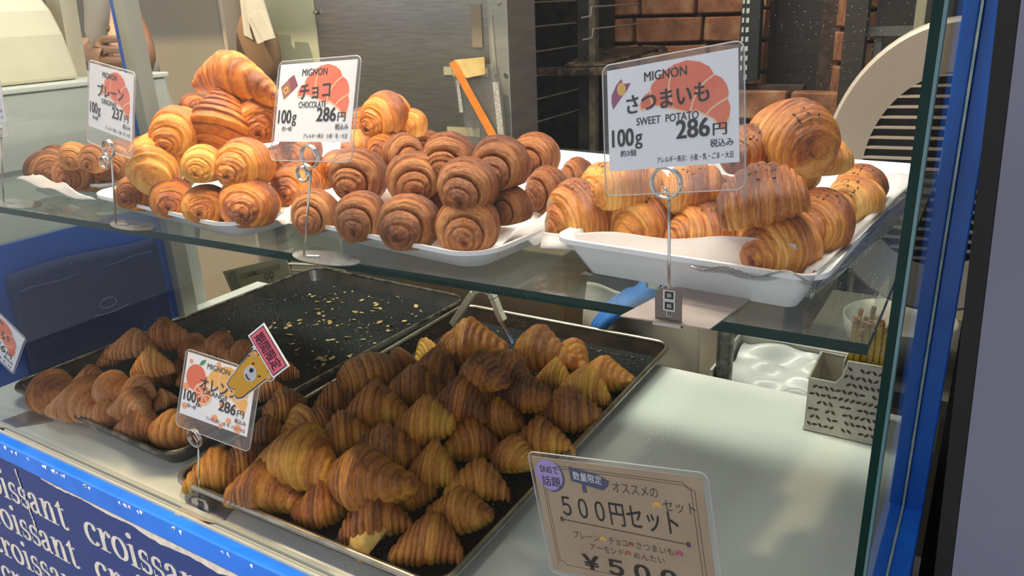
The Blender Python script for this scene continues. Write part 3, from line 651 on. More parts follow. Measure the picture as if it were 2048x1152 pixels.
# steel work table behind the counter on the right, pipe leg, boxes
tb = empty('steel_worktable', (-.15, 1.45, -.95), 'grey stainless work table standing behind the white counter', 'table')
MB().box((-.262, 1.30, -.10), (.06, 1.75, -.07)).build('table_top', mat('dull_steel_top', (.20,.20,.18), .35, .7, c2=(.26,.25,.22), ns=10), tb)
for (x, y) in ((-.24,1.33),(.04,1.33),(-.24,1.72),(.04,1.72)): MB().box((x-.015,y-.015,-.95),(x+.015,y+.015,-.10)).build('leg', M['steel'], tb)
pl = MB().cyl((-.318, 1.125, -.95), (-.318, 1.125, .332), .013, 20).build('support_post', mat('worn_grey_pipe', (.24,.25,.22), .35, .6, c2=(.08,.08,.07), ns=40, amt=.4), None, 'worn grey metal pipe holding up the glass shelf', 'post')
MB().box((-.252, .62, .312), (-.236, 1.10, .333)).build('shelf_bracket', M['chrome'], None, 'chrome bracket bar under the right part of the glass shelf', 'bracket', bevel=.004)
# ================================================================== TRAYS
def rrect(w, d, r, n=6):
    out = []
    for (cx_, cy_, a0) in ((w/2-r, d/2-r, 0), (-w/2+r, d/2-r, 90), (-w/2+r, -d/2+r, 180), (w/2-r, -d/2+r, 270)):
        for i in range(n+1): a = math.radians(a0 + 90*i/n); out.append((cx_ + r*math.cos(a), cy_ + r*math.sin(a)))
    return out
def tray(name, fl, fr_, depth, z0, h, m, label, cat, flare=.012, rimw=.006, r=.02, bead=0, rimm=None, group=None, part='pan', th=.002, inner=None):
    """fl, fr_: front corners of the rim in the world; depth: size going away"""
    fl = np.array(fl[:2], float); fr_ = np.array(fr_[:2], float); W_ = np.linalg.norm(fr_ - fl); ax = (fr_ - fl) / W_; ay = np.array([-ax[1], ax[0]])
    c = (fl + fr_)/2 + ay*depth/2
    root = empty(name, (c[0], c[1], z0), label, cat, group)
    loops = [(W_-2*flare-2*rimw, depth-2*flare-2*rimw, r*.7, 0), (W_-2*rimw, depth-2*rimw, r, h-th*.5), (W_, depth, r+rimw, h), (W_, depth, r+rimw, h-th-.001), (W_-2*rimw+th, depth-2*rimw+th, r, h-th-.001), (W_-2*flare-2*rimw+th*2, depth-2*flare-2*rimw+th*2, r*.7, -.0)]
    loops[0] = (*loops[0][:3], th)
    order = [5, 4, 3, 2, 1, 0]; v = []; f = []; k = None
    for q in order:
        L_ = rrect(*loops[q][:3]); k = len(L_)
        for (x, y) in L_: p = c + ax*x + ay*y; v.append((p[0], p[1], z0 + loops[q][3]))
    for i in range(5):
        for j in range(k): f.append((i*k+j, i*k+(j+1) % k, (i+1)*k+(j+1) % k, (i+1)*k+j))
    f.append(tuple(range(k))[::-1]); f.append(tuple(5*k+j for j in range(k)))
    if inner: MB().add(v, f[:4*k] + f[5*k:5*k+1]).build(part, m, root); MB().add(v, f[4*k:5*k] + f[5*k+1:]).build('dark_inside', inner, root)
    else: MB().add(v, f).build(part, m, root)
    if bead:
        pts = [(*(c + ax*x + ay*y), z0 + h - bead*.3) for x, y in rrect(W_-bead*.6, depth-bead*.6, r+rimw, 8)]
        MB().tube(pts, bead, 10, closed=True).build('rolled_rim', rimm or m, root, smooth=True)
    return root, c, ax, ay, W_
H2 = .026
f2l, f2r = onz(331, 962, H2), onz(1345, 690, H2)
t2fl = np.array([-.808, .470]); t2fr = np.array([-.397, .474])
T2 = tray('sheet_pan', t2fl, t2fr, .645, .0005, H2, M['pan'], 'silver aluminium baking pan heaped with glossy dark croissants', 'baking pan', flare=.014, rimw=.004, r=.022, bead=.0042, inner=mat('burnt_pan_inside', (.030,.017,.011), .6, c2=(.008,.007,.007), ns=25, amt=.6, spec=.12))
MB().prism([(*(T2[1] + T2[2]*x + T2[3]*y), .003) for x, y in rrect(T2[4]-.030, .645-.030, .012)], (0,0,.0012)).build('liner_sheet', M['liner'], T2[0])
t1fl = np.array([-1.266, .510]); t1fr = np.array([-.847, .498])
T1 = tray('sheet_pan', t1fl, t1fr, .650, .0005, .026, M['pan_black'], 'black baking pan, croissants in front, bare and crumbed behind', 'baking pan', flare=.014, rimw=.004, r=.028, bead=.0036, rimm=mat('worn_black_rim', (.03,.03,.03), .28, .4, c2=(.16,.14,.11), ns=60, amt=.35))
MB().prism([(*(T1[1] + T1[2]*x + T1[3]*y), .003) for x, y in rrect(T1[4]-.034, .65-.034, .012)], (0,0,.0012)).build('liner_sheet', M['liner'], T1[0])
# crumbs: pale flakes on the bare half of the black pan
def flakes(name, n, fn, m, label, cat, big=.004):
    mb = MB()
    for i in range(n):
        x, y, z = fn(); k = rng.randint(3, 6); s_ = big * (rng.random()**2.2 * .9 + .12); a0 = rng.uniform(0, 6.28); tl = rng.uniform(-.4, .4)
        pts = [(x + s_*rng.uniform(.5, 1.1)*math.cos(a0+6.28*j/k), y + s_*rng.uniform(.4, 1.0)*math.sin(a0+6.28*j/k), z + tl*s_*math.cos(6.28*j/k)+abs(tl)*s_+.0004) for j in range(k)]
        mb.prism(pts, (0, 0, .0006))
    return mb.build(name, m, None, label, cat, kind='stuff')
cl = [onz(px, py, .004) for px, py in [(645,600),(660,615),(730,603),(775,605),(740,625),(650,645),(575,650),(760,650),(655,690),(600,600),(655,715),(690,645),(720,655),(545,700),(630,740)]]
def crumb_pos():
    if rng.random() < .6:
        c = cl[rng.randrange(len(cl))]; return c[0] + rng.gauss(0, .012), c[1] + rng.gauss(0, .018), .0045
    c = T1[1] + T1[2]*rng.uniform(-.18, .18) + T1[3]*rng.uniform(-.02, .29); return c[0], c[1], .0045
flakes('pastry_crumbs', 230, crumb_pos, mat('pale_flake', (.62,.46,.20), .7, c2=(.45,.28,.10), ns=80), 'scattered pale pastry flakes on the bare back of the black pan', 'crumbs', .0085)
def syr():
    c = onz(rng.choice([1240,1255,1200,1270,1120,965]) + rng.gauss(0, 18), rng.choice([740,728,718,690,665]) + rng.gauss(0, 8), .0045)
    return min(c[0], -.42), min(c[1], 1.08), .0045
flakes('burnt_crumbs', 300, syr, mat('burnt_sugar', (.05,.03,.018), .12, coat=.8, c2=(.18,.11,.06), ns=200), 'dark burnt sugar crumbs at the back of the silver pan', 'crumbs', .0035)
# white display plates on the glass shelf
PB = tray('display_plate', (-.930, .515), (-.630, .482), .40, ZS+.0005, .022, M['melamine'], 'white display plate under the butter croissants', 'plate', flare=.02, rimw=.006, r=.03, part='dish', th=.003)
PC = tray('display_plate', (-.626, .532), (-.350, .502), .43, ZS+.0005, .022, M['melamine'], 'white display plate under the chocolate rolls', 'plate', flare=.02, rimw=.006, r=.03, part='dish', th=.003)
PD = tray('display_plate', (-.303, .540), (-.086, .528), .42, ZS+.0005, .034, M['melamine'], 'deep white display plate under the sesame-topped croissants', 'plate', flare=.018, rimw=.008, r=.012, part='dish', th=.003)
PA = tray('display_plate', (-1.235, .600), (-.962, .545), .38, ZS+.0005, .020, M['melamine'], 'white display plate under the rough brown croissants at far left', 'plate', flare=.02, rimw=.006, r=.03, part='dish', th=.003)
# waxed papers
def sheet(name, pts, m, label, cat, nu=24, nv=10, wav=.002, group=None):
    P_ = [np.array(p, float) for p in pts]      # quad a b c d
    rr = random.Random(len(name) + len(label)); ph = [rr.uniform(0, 6) for _ in range(4)]
    def fn(u, v):
        a_ = P_[0]*(1-u)*(1-v) + P_[1]*u*(1-v) + P_[2]*u*v + P_[3]*(1-u)*v
        return a_ + np.array([0, wav*math.sin(9*u+ph[0]+3*v), wav*1.5*math.sin(13*u+ph[1])*math.cos(4*v+ph[2])])
    return MB().grid(fn, nu, nv).build(name, m, None, label, cat, group, smooth=True, solid=.0004)
sheet('waxed_paper', [onz(1082,497,ZS+.018), onz(1608,545,ZS+.020), ony(1592,484,.552), ony(1085,462,.566)], M['paper_wax'], 'waxed paper folded up along the front of the sesame croissant plate', 'paper', wav=.0014)
sheet('waxed_paper', [onz(985,505,ZS+.004), onz(1082,478,ZS+.02), onz(1215,352,ZS+.05), onz(1120,372,ZS+.030)], M['paper_wax'], 'waxed paper rising between the chocolate rolls and the sesame croissants', 'paper', wav=.003)
sheet('waxed_paper', [onz(1600,560,ZS+.030), onz(1640,535,ZS+.036), onz(1848,345,ZS+.04), onz(1700,350,ZS+.028)], M['paper_wax'], 'waxed paper lying in the right side of the sesame croissant plate', 'paper', wav=.002)
sheet('waxed_paper', [onz(548,440,ZS+.024), onz(600,455,ZS+.012), onz(640,405,ZS+.02), onz(590,405,ZS+.03)], M['paper_wax'], 'small corner of waxed paper at the left of the chocolate plate', 'paper', 10, 6, wav=.001)
sheet('waxed_paper', [onz(35,360,ZS+.02), onz(190,405,ZS+.018), onz(150,378,ZS+.03), onz(62,345,ZS+.05)], M['paper_wax'], 'grey waxed paper hanging over the plate at far left', 'paper', 14, 8, wav=.002)
# clear wrap round the sesame plate, catching highlights
mb = MB()
sheet('clear_wrap', [onz(1420,560,ZS+.003), onz(1622,600,ZS+.002), onz(1625,556,ZS+.036), onz(1380,530,ZS+.034)], clear('plastic_wrap', (.97,.98,.98), 3.0, .05, (.8,.83,.85), 0, rough=.12, wavy=.5), 'clear plastic wrap hanging from the front corner of the sesame plate', 'wrap', 20, 8, .002)
sheet('clear_wrap', [onz(1622,600,ZS+.002), onz(1800,440,ZS+.002), onz(1845,362,ZS+.036), onz(1625,556,ZS+.036)], clear('plastic_wrap2', (.97,.98,.98), 3.0, .05, (.8,.83,.85), 0, rough=.12, wavy=.5), 'clear plastic wrap along the right side of the sesame plate', 'wrap', 20, 8, .002)
# ================================================================== PASTRIES, RIGHT SILVER PAN (tips in view, height of the bottom)
G2 = 'glossy croissants in the silver pan'
tray2 = [  # x1,y1,x2,y2,z,rf,shift,label,(shape),(tint)
 (782,1086,932,1088,.012,.36,.06,'glossy croissant at the nearest corner of the silver pan'),
 (846,1030,986,1036,.014,.35,.02,'croissant second from the front corner along the pan right edge'),
 (890,968,1024,972,.016,.34,-.04,'croissant with orange glow, third from the front along the pan right edge'),
 (975,905,1066,932,.018,.40,.12,'brown croissant just left of the kraft price notice corner'),
 (1015,888,1150,884,.014,.34,.05,'tall striped croissant touching the pan right edge above the notice'),
 (1062,828,1205,836,.014,.36,.22,'dark capped croissant beside the pan right edge, middle'),
 (1118,770,1228,790,.012,.36,-.22,'pale yellow layered croissant near the pan right edge'),
 (1158,748,1264,768,.012,.34,-.05,'last croissant at the far right corner of the heap'),
 (1070,752,1150,762,.020,.42,-.26,'pale yellow ridged croissant behind the dark one at right'),
 (1020,694,1140,728,.040,.34,.16,'glossy dark croissant lying on top at the back right'),
 (1105,712,1182,738,.016,.42,-.08,'small golden croissant at the back right of the heap'),
 (998,800,1110,800,.040,.38,.45,'nearly black croissant right of the heap centre'),
 (970,742,1070,766,.046,.42,.30,'brown pointed croissant behind the heap top'),
 (910,748,1008,768,.078,.42,.40,'darkest croissant on the very top of the heap'),
 (860,805,980,815,.056,.42,.36,'dark croissant leaning below the heap top'),
 (940,848,1050,846,.028,.40,.14,'brown croissant in front of the nearly black one'),
 (878,895,1004,885,.020,.38,.12,'striped brown croissant right of the pale smooth one'),
 (785,858,914,852,.050,.42,-.16,'smooth pale golden croissant in the middle of the heap'),
 (682,828,830,820,.046,.36,.06,'broad tan croissant left of the pale smooth one'),
 (770,785,890,785,.036,.40,.18,'two-toned brown croissant behind the broad tan one'),
 (826,740,920,750,.042,.42,.34,'dark croissant left of the heap top'),
 (876,700,1012,705,.030,.40,.10,'big golden-brown croissant at the back of the heap'),
 (880,688,920,700,.046,.50,.20,'small brown horn standing at the back of the heap below the tongs'),
 (960,700,1012,704,.026,.50,-.16,'small golden croissant between the tong tips'),
 (824,722,890,704,.012,.45,-.30,'bright yellow croissant at the back left of the heap'),
 (682,778,800,745,.026,.36,.22,'coiled brown croissant lying along the pan left edge','fat'),
 (768,742,836,724,.018,.48,.18,'dull brown croissant at the back left edge of the pan'),
 (526,828,618,806,.034,.40,.24,'dull purple-brown croissant nearest the orange price card'),
 (618,815,710,800,.030,.42,.22,'dull brown croissant at the pan left edge'),
 (568,882,654,835,.028,.40,.02,'tilted golden croissant behind the big pair at left'),
 (610,852,676,835,.040,.40,.24,'small dark horn squeezed between two croissants at left'),
 (488,880,576,868,.024,.44,.32,'dark shiny croissant under the corner of the orange price card'),
 (630,888,752,862,.044,.40,.04,'upright curved golden croissant left of the middle'),
 (700,906,842,908,.040,.36,.20,'small ridged red-brown croissant near the middle'),
 (526,912,690,944,.040,.35,-.04,'big golden croissant at the left front of the heap'),
 (640,962,822,984,.044,.34,.10,'largest croissant, glossy, at the centre front of the heap'),
 (808,940,926,944,.024,.42,-.06,'round tan croissant right of the largest one'),
 (760,1000,876,988,.012,.34,.04,'half hidden croissant under the largest one'),
 (462,974,622,994,.014,.34,.12,'ridged croissant lying along the pan front edge at left'),
 (578,1034,706,1010,.012,.40,.30,'dark purple-brown croissant at the middle of the pan front edge'),
 (370,956,506,944,.012,.38,.00,'croissant at the front left corner of the silver pan'),
 (440,938,540,912,.026,.42,.30,'dark croissant behind the front left corner one'),
 (700,800,800,800,.012,.42,.2,'hidden brown croissant filling the middle left of the heap'),
 (850,860,960,840,.012,.42,.2,'hidden brown croissant filling the middle of the heap'),
 (960,790,1060,790,.012,.42,.25,'hidden brown croissant filling the middle right of the heap'),
 (720,950,820,930,.012,.42,.15,'hidden brown croissant below the largest one'),
]
for i, t in enumerate(tray2):
    x1, y1, x2, y2, z, rf, sh_, lab = t[:8]; shp = t[8] if len(t) > 8 else 'hump'
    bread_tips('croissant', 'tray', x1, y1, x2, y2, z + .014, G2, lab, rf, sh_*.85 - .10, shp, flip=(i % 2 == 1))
o = bread_tips('croissant', 'tray', 674,1054,826,1028,.026, G2, 'croissant with a torn pale end at the pan front edge', .37, .16)
tc = onz(730, 1078, .018)
mb = MB()
def torn(u, v):
    a = 2*math.pi*v; r_ = .0185*(1 - .25*u) * (1 + .10*math.sin(5*a+2*u) + .05*math.sin(11*a)); e = 1 if u < .98 else .05
    return tc + np.array([.030*0 + .006*u, .030 - .052*u, .012 - .012*u]) + np.array([math.cos(a)*r_*e, math.sin(a)*r_*.45*e*.5, math.sin(a)*r_*.85*e])
tm = mb.grid(torn, 14, 25).build('torn_end', mat('pale_crumb', (.66,.47,.15), .7, c2=(.58,.36,.08), ns=60, bump=.5, bs=120), None, smooth=True)
tm.parent = o; tm.matrix_parent_inverse = o.matrix_world.inverted(); tag(tm, 'pale yellow torn end')
# ================================================================== LEFT BLACK PAN
G1 = 'orange-dusted croissants in the black pan'
tray1 = [
 (60,786,152,802,.012,.46,.10,'orange-dusted croissant at the front left corner of the black pan'),
 (122,798,224,824,.014,.42,-.10,'second dusted croissant along the black pan front edge'),
 (176,834,264,832,.012,.44,-.02,'third dusted croissant along the black pan front edge'),
 (236,850,324,858,.012,.46,.02,'fourth dusted croissant along the black pan front edge'),
 (288,862,394,874,.012,.40,-.04,'golden orange croissant at the front right corner of the black pan'),
 (140,768,222,762,.034,.46,-.04,'dusted croissant behind the front left one'),
 (192,778,262,790,.040,.50,-.10,'pale-flanked dusted croissant in the second row'),
 (232,808,300,826,.034,.46,-.04,'knobbly small dusted croissant in the second row middle'),
 (200,728,250,708,.050,.50,.06,'dusted croissant at the left of the upper row'),
 (212,700,318,692,.070,.38,-.06,'wide dusted croissant on top at left'),
 (284,678,382,676,.072,.42,.02,'humped dusted croissant on the very top of the left heap'),
 (262,738,352,728,.070,.46,-.14,'smooth golden croissant hanging in front of the left heap top'),
 (255,776,300,790,.046,.50,-.12,'small croissant end in the dip of the left heap'),
 (300,812,352,792,.030,.50,.02,'pinkish small croissant left of the orange price card'),
 (352,700,430,706,.056,.42,.04,'dusted croissant behind the orange price card top edge'),
 (398,696,478,706,.052,.42,.00,'pale-centred croissant behind the orange price card'),
 (452,712,530,716,.046,.42,.16,'brown croissant behind the pink tag stick'),
 (528,750,600,742,.030,.46,.05,'dusted croissant at the right end of the left heap'),
 (488,790,572,780,.014,.44,.05,'shaded croissant at the right below the yellow tag'),
 (350,760,430,745,.040,.44,.10,'dusted croissant hidden behind the orange price card middle'),
 (350,840,440,845,.014,.44,.10,'dusted croissant behind the lower left of the orange price card'),
 (420,800,500,800,.014,.44,.10,'dusted croissant behind the lower right of the orange price card'),
 (180,800,270,790,.012,.44,.14,'shaded croissant under the second row of the left heap'),
 (250,760,350,750,.016,.46,.14,'shaded croissant under the left heap top'),
 (340,740,430,740,.012,.46,.14,'shaded croissant at the base of the left heap rear'),
 (430,760,520,750,.012,.46,.14,'shaded croissant at the base of the left heap right'),
]
for i, t in enumerate(tray1):
    gold = 'golden' in t[7]
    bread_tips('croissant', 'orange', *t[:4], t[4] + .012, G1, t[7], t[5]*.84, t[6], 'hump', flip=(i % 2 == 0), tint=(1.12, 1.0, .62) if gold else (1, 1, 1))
# ================================================================== BUTTER CROISSANTS (white plate, second from left)
GB = 'butter croissants on the white plate'
def E(kind, grp, lst):
    for i, t in enumerate(lst):
        cx_, cy_, rp, z, yaw, pit, sh_, lab = t[:8]; ex = t[8] if len(t) > 8 else {}; sh_ += .11 * (kind == 'butter')
        bread_end('croissant', kind, cx_, cy_, rp, ZS + z, grp, lab, yaw, pit, shift=sh_, **ex)
S_ = dict(shape='roll', lf=.95)
E('butter', GB, [
 (272,388,38,.030,-20,8,.14,'dark-banded butter croissant at the front left of its plate', S_),
 (345,398,43,.030,-5,5,.10,'second butter croissant in the front row',S_),
 (413,412,44,.030,-12,8,.02,'third butter croissant in the front row',S_),
 (498,408,56,.033,-25,8,.05,'largest glossy butter croissant at the front right of its plate', dict(shape='roll', lf=.95)),
 (592,372,48,.040,-30,5,.08,'butter croissant in shadow right of the front row',S_),
 (405,330,40,.072,-10,0,-.32,'very pale butter croissant in the middle row', dict(shape='roll', lf=.95)),
 (490,330,56,.070,-35,5,-.10,'round golden butter croissant in the middle row right',S_),
 (296,308,36,.060,-40,5,.12,'butter croissant half hidden behind the pale horn',S_),
 (356,262,50,.098,-28,-8,-.10,'pale golden butter croissant on the left of the pile', dict(shape='roll', lf=1.1)),
 (526,240,50,.104,-12,-6,.02,'ridged butter croissant behind the chocolate price card',S_),
 (388,212,26,.110,20,0,.12,'small brown butter croissant end peeking behind the pile',S_),
 (600,300,42,.070,-30,0,.05,'butter croissant seen through the chocolate card sleeve',S_),
 (560,330,40,.045,-30,0,.10,'shaded butter croissant beside the round golden one',S_),
 (350,345,40,.045,-30,0,.10,'shaded butter croissant under the pile left',S_),
 (450,300,46,.070,-30,0,.10,'shaded butter croissant in the core of the pile',S_),
 (600,250,34,.070,-30,0,.05,'butter croissant hidden behind the chocolate card',S_),
])
# pale horn pointing down at the left, upright one, and the top one
bread_tips('croissant','butter', 292,368,352,296,ZS+.050,GB,'small pale yellow croissant horn pointing down at left',.34,-.34,'fat',z2=ZS+.072,dz=-.002)
a_, b_ = ony(458,160,.60), ony(428,292,.56)
put_bread('croissant','butter','hump', (a_+b_)/2 + np.array([0,0,-.012]), b_-a_, (.3,-.8,.3), np.linalg.norm(b_-a_)*1.3, .036, 'brown-shouldered butter croissant standing upright with a pale tip', 'croissant', GB, .04)
a_, b_ = ony(398,158,.62), ony(566,182,.60)
put_bread('croissant','butter','hump', (a_+b_)/2 + np.array([0,0,.008]), b_-a_, (0,-.25,1), np.linalg.norm(b_-a_)*1.02, .031, 'golden butter croissant lying on the very top of the pile', 'croissant', GB, .0, (1,1,1), .95, .62)
# heap between butter and chocolate
GH = 'butter croissants heaped beside the chocolate rolls'
E('butter', GH, [
 (772,232,48,.105,-42,-4,-.02,'golden croissant on top of the heap beside the chocolate card', dict(shape='roll', lf=1.05)),
 (822,248,32,.095,-20,0,-.22,'pale croissant behind the top one beside the chocolate card', S_),
 (716,292,32,.068,-50,20,-.04,'golden horn leaning up right of the chocolate card', S_),
 (772,292,34,.075,-25,0,.10,'dark glazed croissant between the top one and the rolls', S_),
 (724,246,30,.080,-30,0,.08,'orange-brown croissant edge just right of the chocolate card', S_),
 (680,335,36,.050,-30,0,.06,'butter croissant behind the two-ring clip', S_),
 (640,350,36,.040,-30,0,.10,'butter croissant low behind the two-ring clip', S_),
 (775,330,34,.050,-30,0,.12,'shaded croissant under the heap beside the rolls', S_),
])
# ================================================================== CHOCOLATE ROLLS
GC = 'chocolate swirl rolls on the white plate'
E('choco', GC, [
 (630,426,50,.030,-30,4,-.10,'chocolate roll at the front left corner of its plate',dict(cat='pastry')),
 (722,436,54,.032,-22,4,.00,'second chocolate roll in the front row',dict(cat='pastry')),
 (818,446,62,.034,-16,5,.06,'third chocolate roll in the front row, coil facing forward',dict(cat='pastry')),
 (936,452,63,.034,-6,5,-.02,'chocolate roll at the front right, open coil in its middle',dict(cat='pastry')),
 (718,350,58,.064,-24,-2,-.06,'left chocolate roll of the second layer',dict(cat='pastry')),
 (828,358,56,.064,-8,0,-.06,'round pale chocolate roll in the second layer middle',dict(cat='pastry')),
 (936,372,62,.067,-22,2,.06,'big chocolate roll of the second layer with raised inner coil',dict(cat='pastry')),
 (1022,412,44,.045,-40,0,.14,'dark chocolate roll low on the right by the waxed paper',dict(cat='pastry')),
 (1098,380,50,.040,-50,0,.08,'chocolate roll in the right row behind the waxed paper',dict(cat='pastry')),
 (1158,352,40,.030,-60,0,.14,'rearmost small chocolate roll near the plate back edge',dict(cat='pastry')),
 (806,308,42,.078,30,0,-.02,'small chocolate roll with dark burnt seam at the top left',dict(cat='pastry')),
 (900,318,56,.080,-20,0,-.02,'left chocolate roll of the top layer',dict(cat='pastry')),
 (1000,330,60,.080,-24,2,.10,'glazed chocolate roll of the top layer with folded coil',dict(cat='pastry')),
 (1070,312,50,.066,-30,0,-.02,'right chocolate roll of the top layer against the dark rack',dict(cat='pastry')),
 (858,292,32,.066,-30,0,.06,'chocolate roll end peeking behind the top layer',dict(cat='pastry')),
 (870,400,50,.040,-20,0,.10,'shaded chocolate roll inside the pile, left',dict(cat='pastry')),
 (985,390,50,.040,-20,0,.10,'shaded chocolate roll inside the pile, right',dict(cat='pastry')),
])
# ================================================================== SWEET POTATO CROISSANTS with black sesame
GS = 'sesame-topped sweet potato croissants'
n0 = len(BREADS)
F_ = dict(shape='roll', lf=1.15)
E('sweet', GS, [
 (1160,430,72,.036,-60,-6,.00,'sesame croissant at the front left of its plate',dict(shape='roll', lf=.95)),
 (1288,448,68,.034,-38,4,.00,'second sesame croissant in the front row',dict(shape='roll', lf=.95)),
 (1412,462,70,.034,-60,4,.02,'third sesame croissant in the front row behind the pole',F_),
 (1556,486,78,.040,-44,0,.02,'sesame croissant at the front right with bare yellow end',dict(shape='roll', lf=.95)),
 (1262,370,62,.066,-75,0,-.12,'pale sesame croissant behind the price card sleeve left',F_),
 (1390,378,56,.066,-80,0,-.04,'pale sesame croissant behind the large ring clip',F_),
 (1640,446,66,.050,-24,6,.04,'sesame croissant at the right with inner fold showing',dict(shape='roll', lf=.95)),
 (1706,402,50,.045,-30,0,-.22,'pale sesame croissant near the right rim',F_),
 (1722,374,46,.050,-20,0,.06,'red-brown sesame croissant at the right back rim',F_),
 (1588,336,50,.086,-40,0,-.14,'pale folded sesame croissant under the top one',dict(shape='roll', lf=.95)),
 (1650,316,42,.088,-55,0,-.16,'sesame croissant with pale yellow tip pointing right',F_),
 (1496,300,54,.098,-30,0,.20,'dark sesame croissant beside the price card right edge',F_),
 (1440,400,50,.050,-50,0,.06,'shaded sesame croissant under the ring clip',F_),
 (1560,420,50,.045,-50,0,.06,'shaded sesame croissant under the big tilted one',F_),
 (1330,410,50,.035,-50,0,.06,'shaded sesame croissant behind the second one',F_),
 (1210,370,46,.055,-40,0,-.14,'pale sesame croissant tip showing left of the price card',F_),
])
a_, b_ = ony(1436,410,.555), ony(1608,372,.572)
put_bread('croissant','sweet','fat',(a_+b_)/2,b_-a_,(-.1,-.5,1),np.linalg.norm(b_-a_)*1.10,.0225,'big tilted sesame croissant in the middle with a curled left end','croissant',GS,.08)
a_, b_ = ony(1532,262,.66), ony(1642,296,.63)
put_bread('croissant','sweet','fat',(a_+b_)/2+np.array([0,0,.004]),b_-a_+np.array([0,-.02,0]),(0,-.3,1),np.linalg.norm(b_-a_)*1.25,.031,'sesame croissant on the very top of its pile','croissant',GS,-.02)
seed_m = mat('black_sesame', (.012,.010,.009), .45, c2=(.06,.045,.03), ns=400)
bpy.context.view_layer.update()
for o in BREADS[n0:]:
    mw = o.matrix_world; inv = mw.inverted(); mb = MB(); rr = random.Random(len(o['label']))
    up = None; vs = o.data.vertices; best = []
    ce = mw.translation; de = (Vector(EYE.tolist()) - ce).normalized(); wdir = (Vector((0,0,1)) * 1.0 + de * .55).normalized()
    for i in range(0, len(vs), 3):
        p = mw @ vs[i].co; best.append(((p - ce).dot(wdir), i, p))
    best.sort(key=lambda q: -q[0]); c = best[0][2]
    near = [q for q in best if (q[2] - c).length < .0105][:140]
    for k in range(15):
        q = near[rr.randrange(len(near))]; p = q[2]; nn = (mw.to_3x3().inverted().transposed() @ vs[q[1]].normal).normalized()
        t = nn.cross(Vector((rr.uniform(-1,1), rr.uniform(-1,1), rr.uniform(-1,1)))).normalized()
        pts = [p + nn*.0004 + t*(.00165*s_) for s_ in (-1,-.6,0,.6,1)]
        mb.tube([list(x) for x in pts], [.0001,.0006,.0009,.0007,.0001], 6)
    WL[o] = np.zeros(3)
    s = mb.build('sesame_seeds', seed_m, o, kind='stuff', smooth=True)
    s.matrix_parent_inverse = inv
# ================================================================== FAR LEFT PLATE
GA = 'rough brown croissants at far left'
E('almond', GA, [
 (92,338,36,.030,10,0,.16,'dark rough croissant at the left end of the far left plate',S_),
 (148,346,38,.034,-20,0,.08,'rough brown croissant second from left on the far left plate',S_),
 (198,352,32,.026,-60,0,-.10,'small golden croissant in front on the far left plate',dict(shape='hump', lf=1.7)),
 (150,314,30,.056,-30,0,-.06,'rough orange croissant on top at far left',S_),
 (190,318,30,.056,-30,0,.10,'rough croissant end behind the far left heap',S_),
 (246,322,42,.045,-30,0,.10,'rough brown croissant below the butter price card',S_),
 (215,330,34,.040,-30,0,.06,'rough croissant behind the two-ring clip of the butter card',S_),
 (110,318,28,.040,-30,0,.10,'rough croissant top at the left back of the far left heap',S_),
])
# ================================================================== PRICE CARDS AND CLIPS
def card_matrix(P, ylr):
    return Matrix.Translation(Vector(P)) @ Matrix.Rotation(math.radians(ylr[0]), 4, 'Z') @ Matrix.Rotation(math.radians(ylr[1]), 4, 'X') @ Matrix.Rotation(math.radians(ylr[2]), 4, 'Y')
def text_mesh(txt, x0, x1, z0, z1, y, bold=.02, rot=0, spacing=1.0):
    cu = bpy.data.curves.new('t', 'FONT'); cu.body = txt; cu.size = 1; cu.resolution_u = 4; cu.space_character = spacing
    o = bpy.data.objects.new('t', cu); COL.objects.link(o); bpy.context.view_layer.update()
    me = bpy.data.meshes.new_from_object(o.evaluated_get(bpy.context.evaluated_depsgraph_get()))
    bpy.data.objects.remove(o); v = np.array([q.co[:] for q in me.vertices]); f = [tuple(p.vertices) for p in me.polygons]
    bpy.data.meshes.remove(me); bpy.data.curves.remove(cu)
    if len(v) == 0: return [], []
    if bold > .008:
        n0 = len(v); k = bold * .75; sh = [(-k,-k*.5),(k,-k*.5),(-k,k*.5),(k,k*.5)]; f = [tuple(i + q*n0 for i in p) for q in range(4) for p in f]; v = np.concatenate([v + np.array([a, b, 0]) for a, b in sh])
    mn, mx = v.min(0), v.max(0); u = (v[:, 0]-mn[0])/(mx[0]-mn[0]+1e-9); q = (v[:, 1]-mn[1])/(mx[1]-mn[1]+1e-9)
    X = x0 + u*(x1-x0); Z = z0 + q*(z1-z0)
    if rot:
        cx_, cz_ = (x0+x1)/2, (z0+z1)/2; c, s_ = math.cos(rot), math.sin(rot); X, Z = cx_+(X-cx_)*c-(Z-cz_)*s_, cz_+(X-cx_)*s_+(Z-cz_)*c
    return [(float(a), y, float(b)) for a, b in zip(X, Z)], f
CROI = [(.27,.37),(.30,.30),(.345,.27),(.37,.20),(.45,.11),(.54,.05),(.64,.03),(.735,.065),(.80,.12),(.835,.20),(.885,.235),(.92,.30),(.935,.38),(.925,.43),(.945,.50),(.935,.60),(.905,.70),(.875,.685),(.83,.60),(.755,.54),(.70,.50),(.65,.51),(.56,.47),(.48,.435),(.37,.40),(.32,.43),(.275,.425)]
LINES = [[(.535,.07),(.515,.15),(.50,.24),(.505,.34),(.53,.44)], [(.36,.25),(.355,.32),(.37,.385)], [(.835,.20),(.77,.25),(.715,.32),(.68,.41),(.66,.50)], [(.93,.42),(.87,.455),(.81,.50),(.775,.55)]]
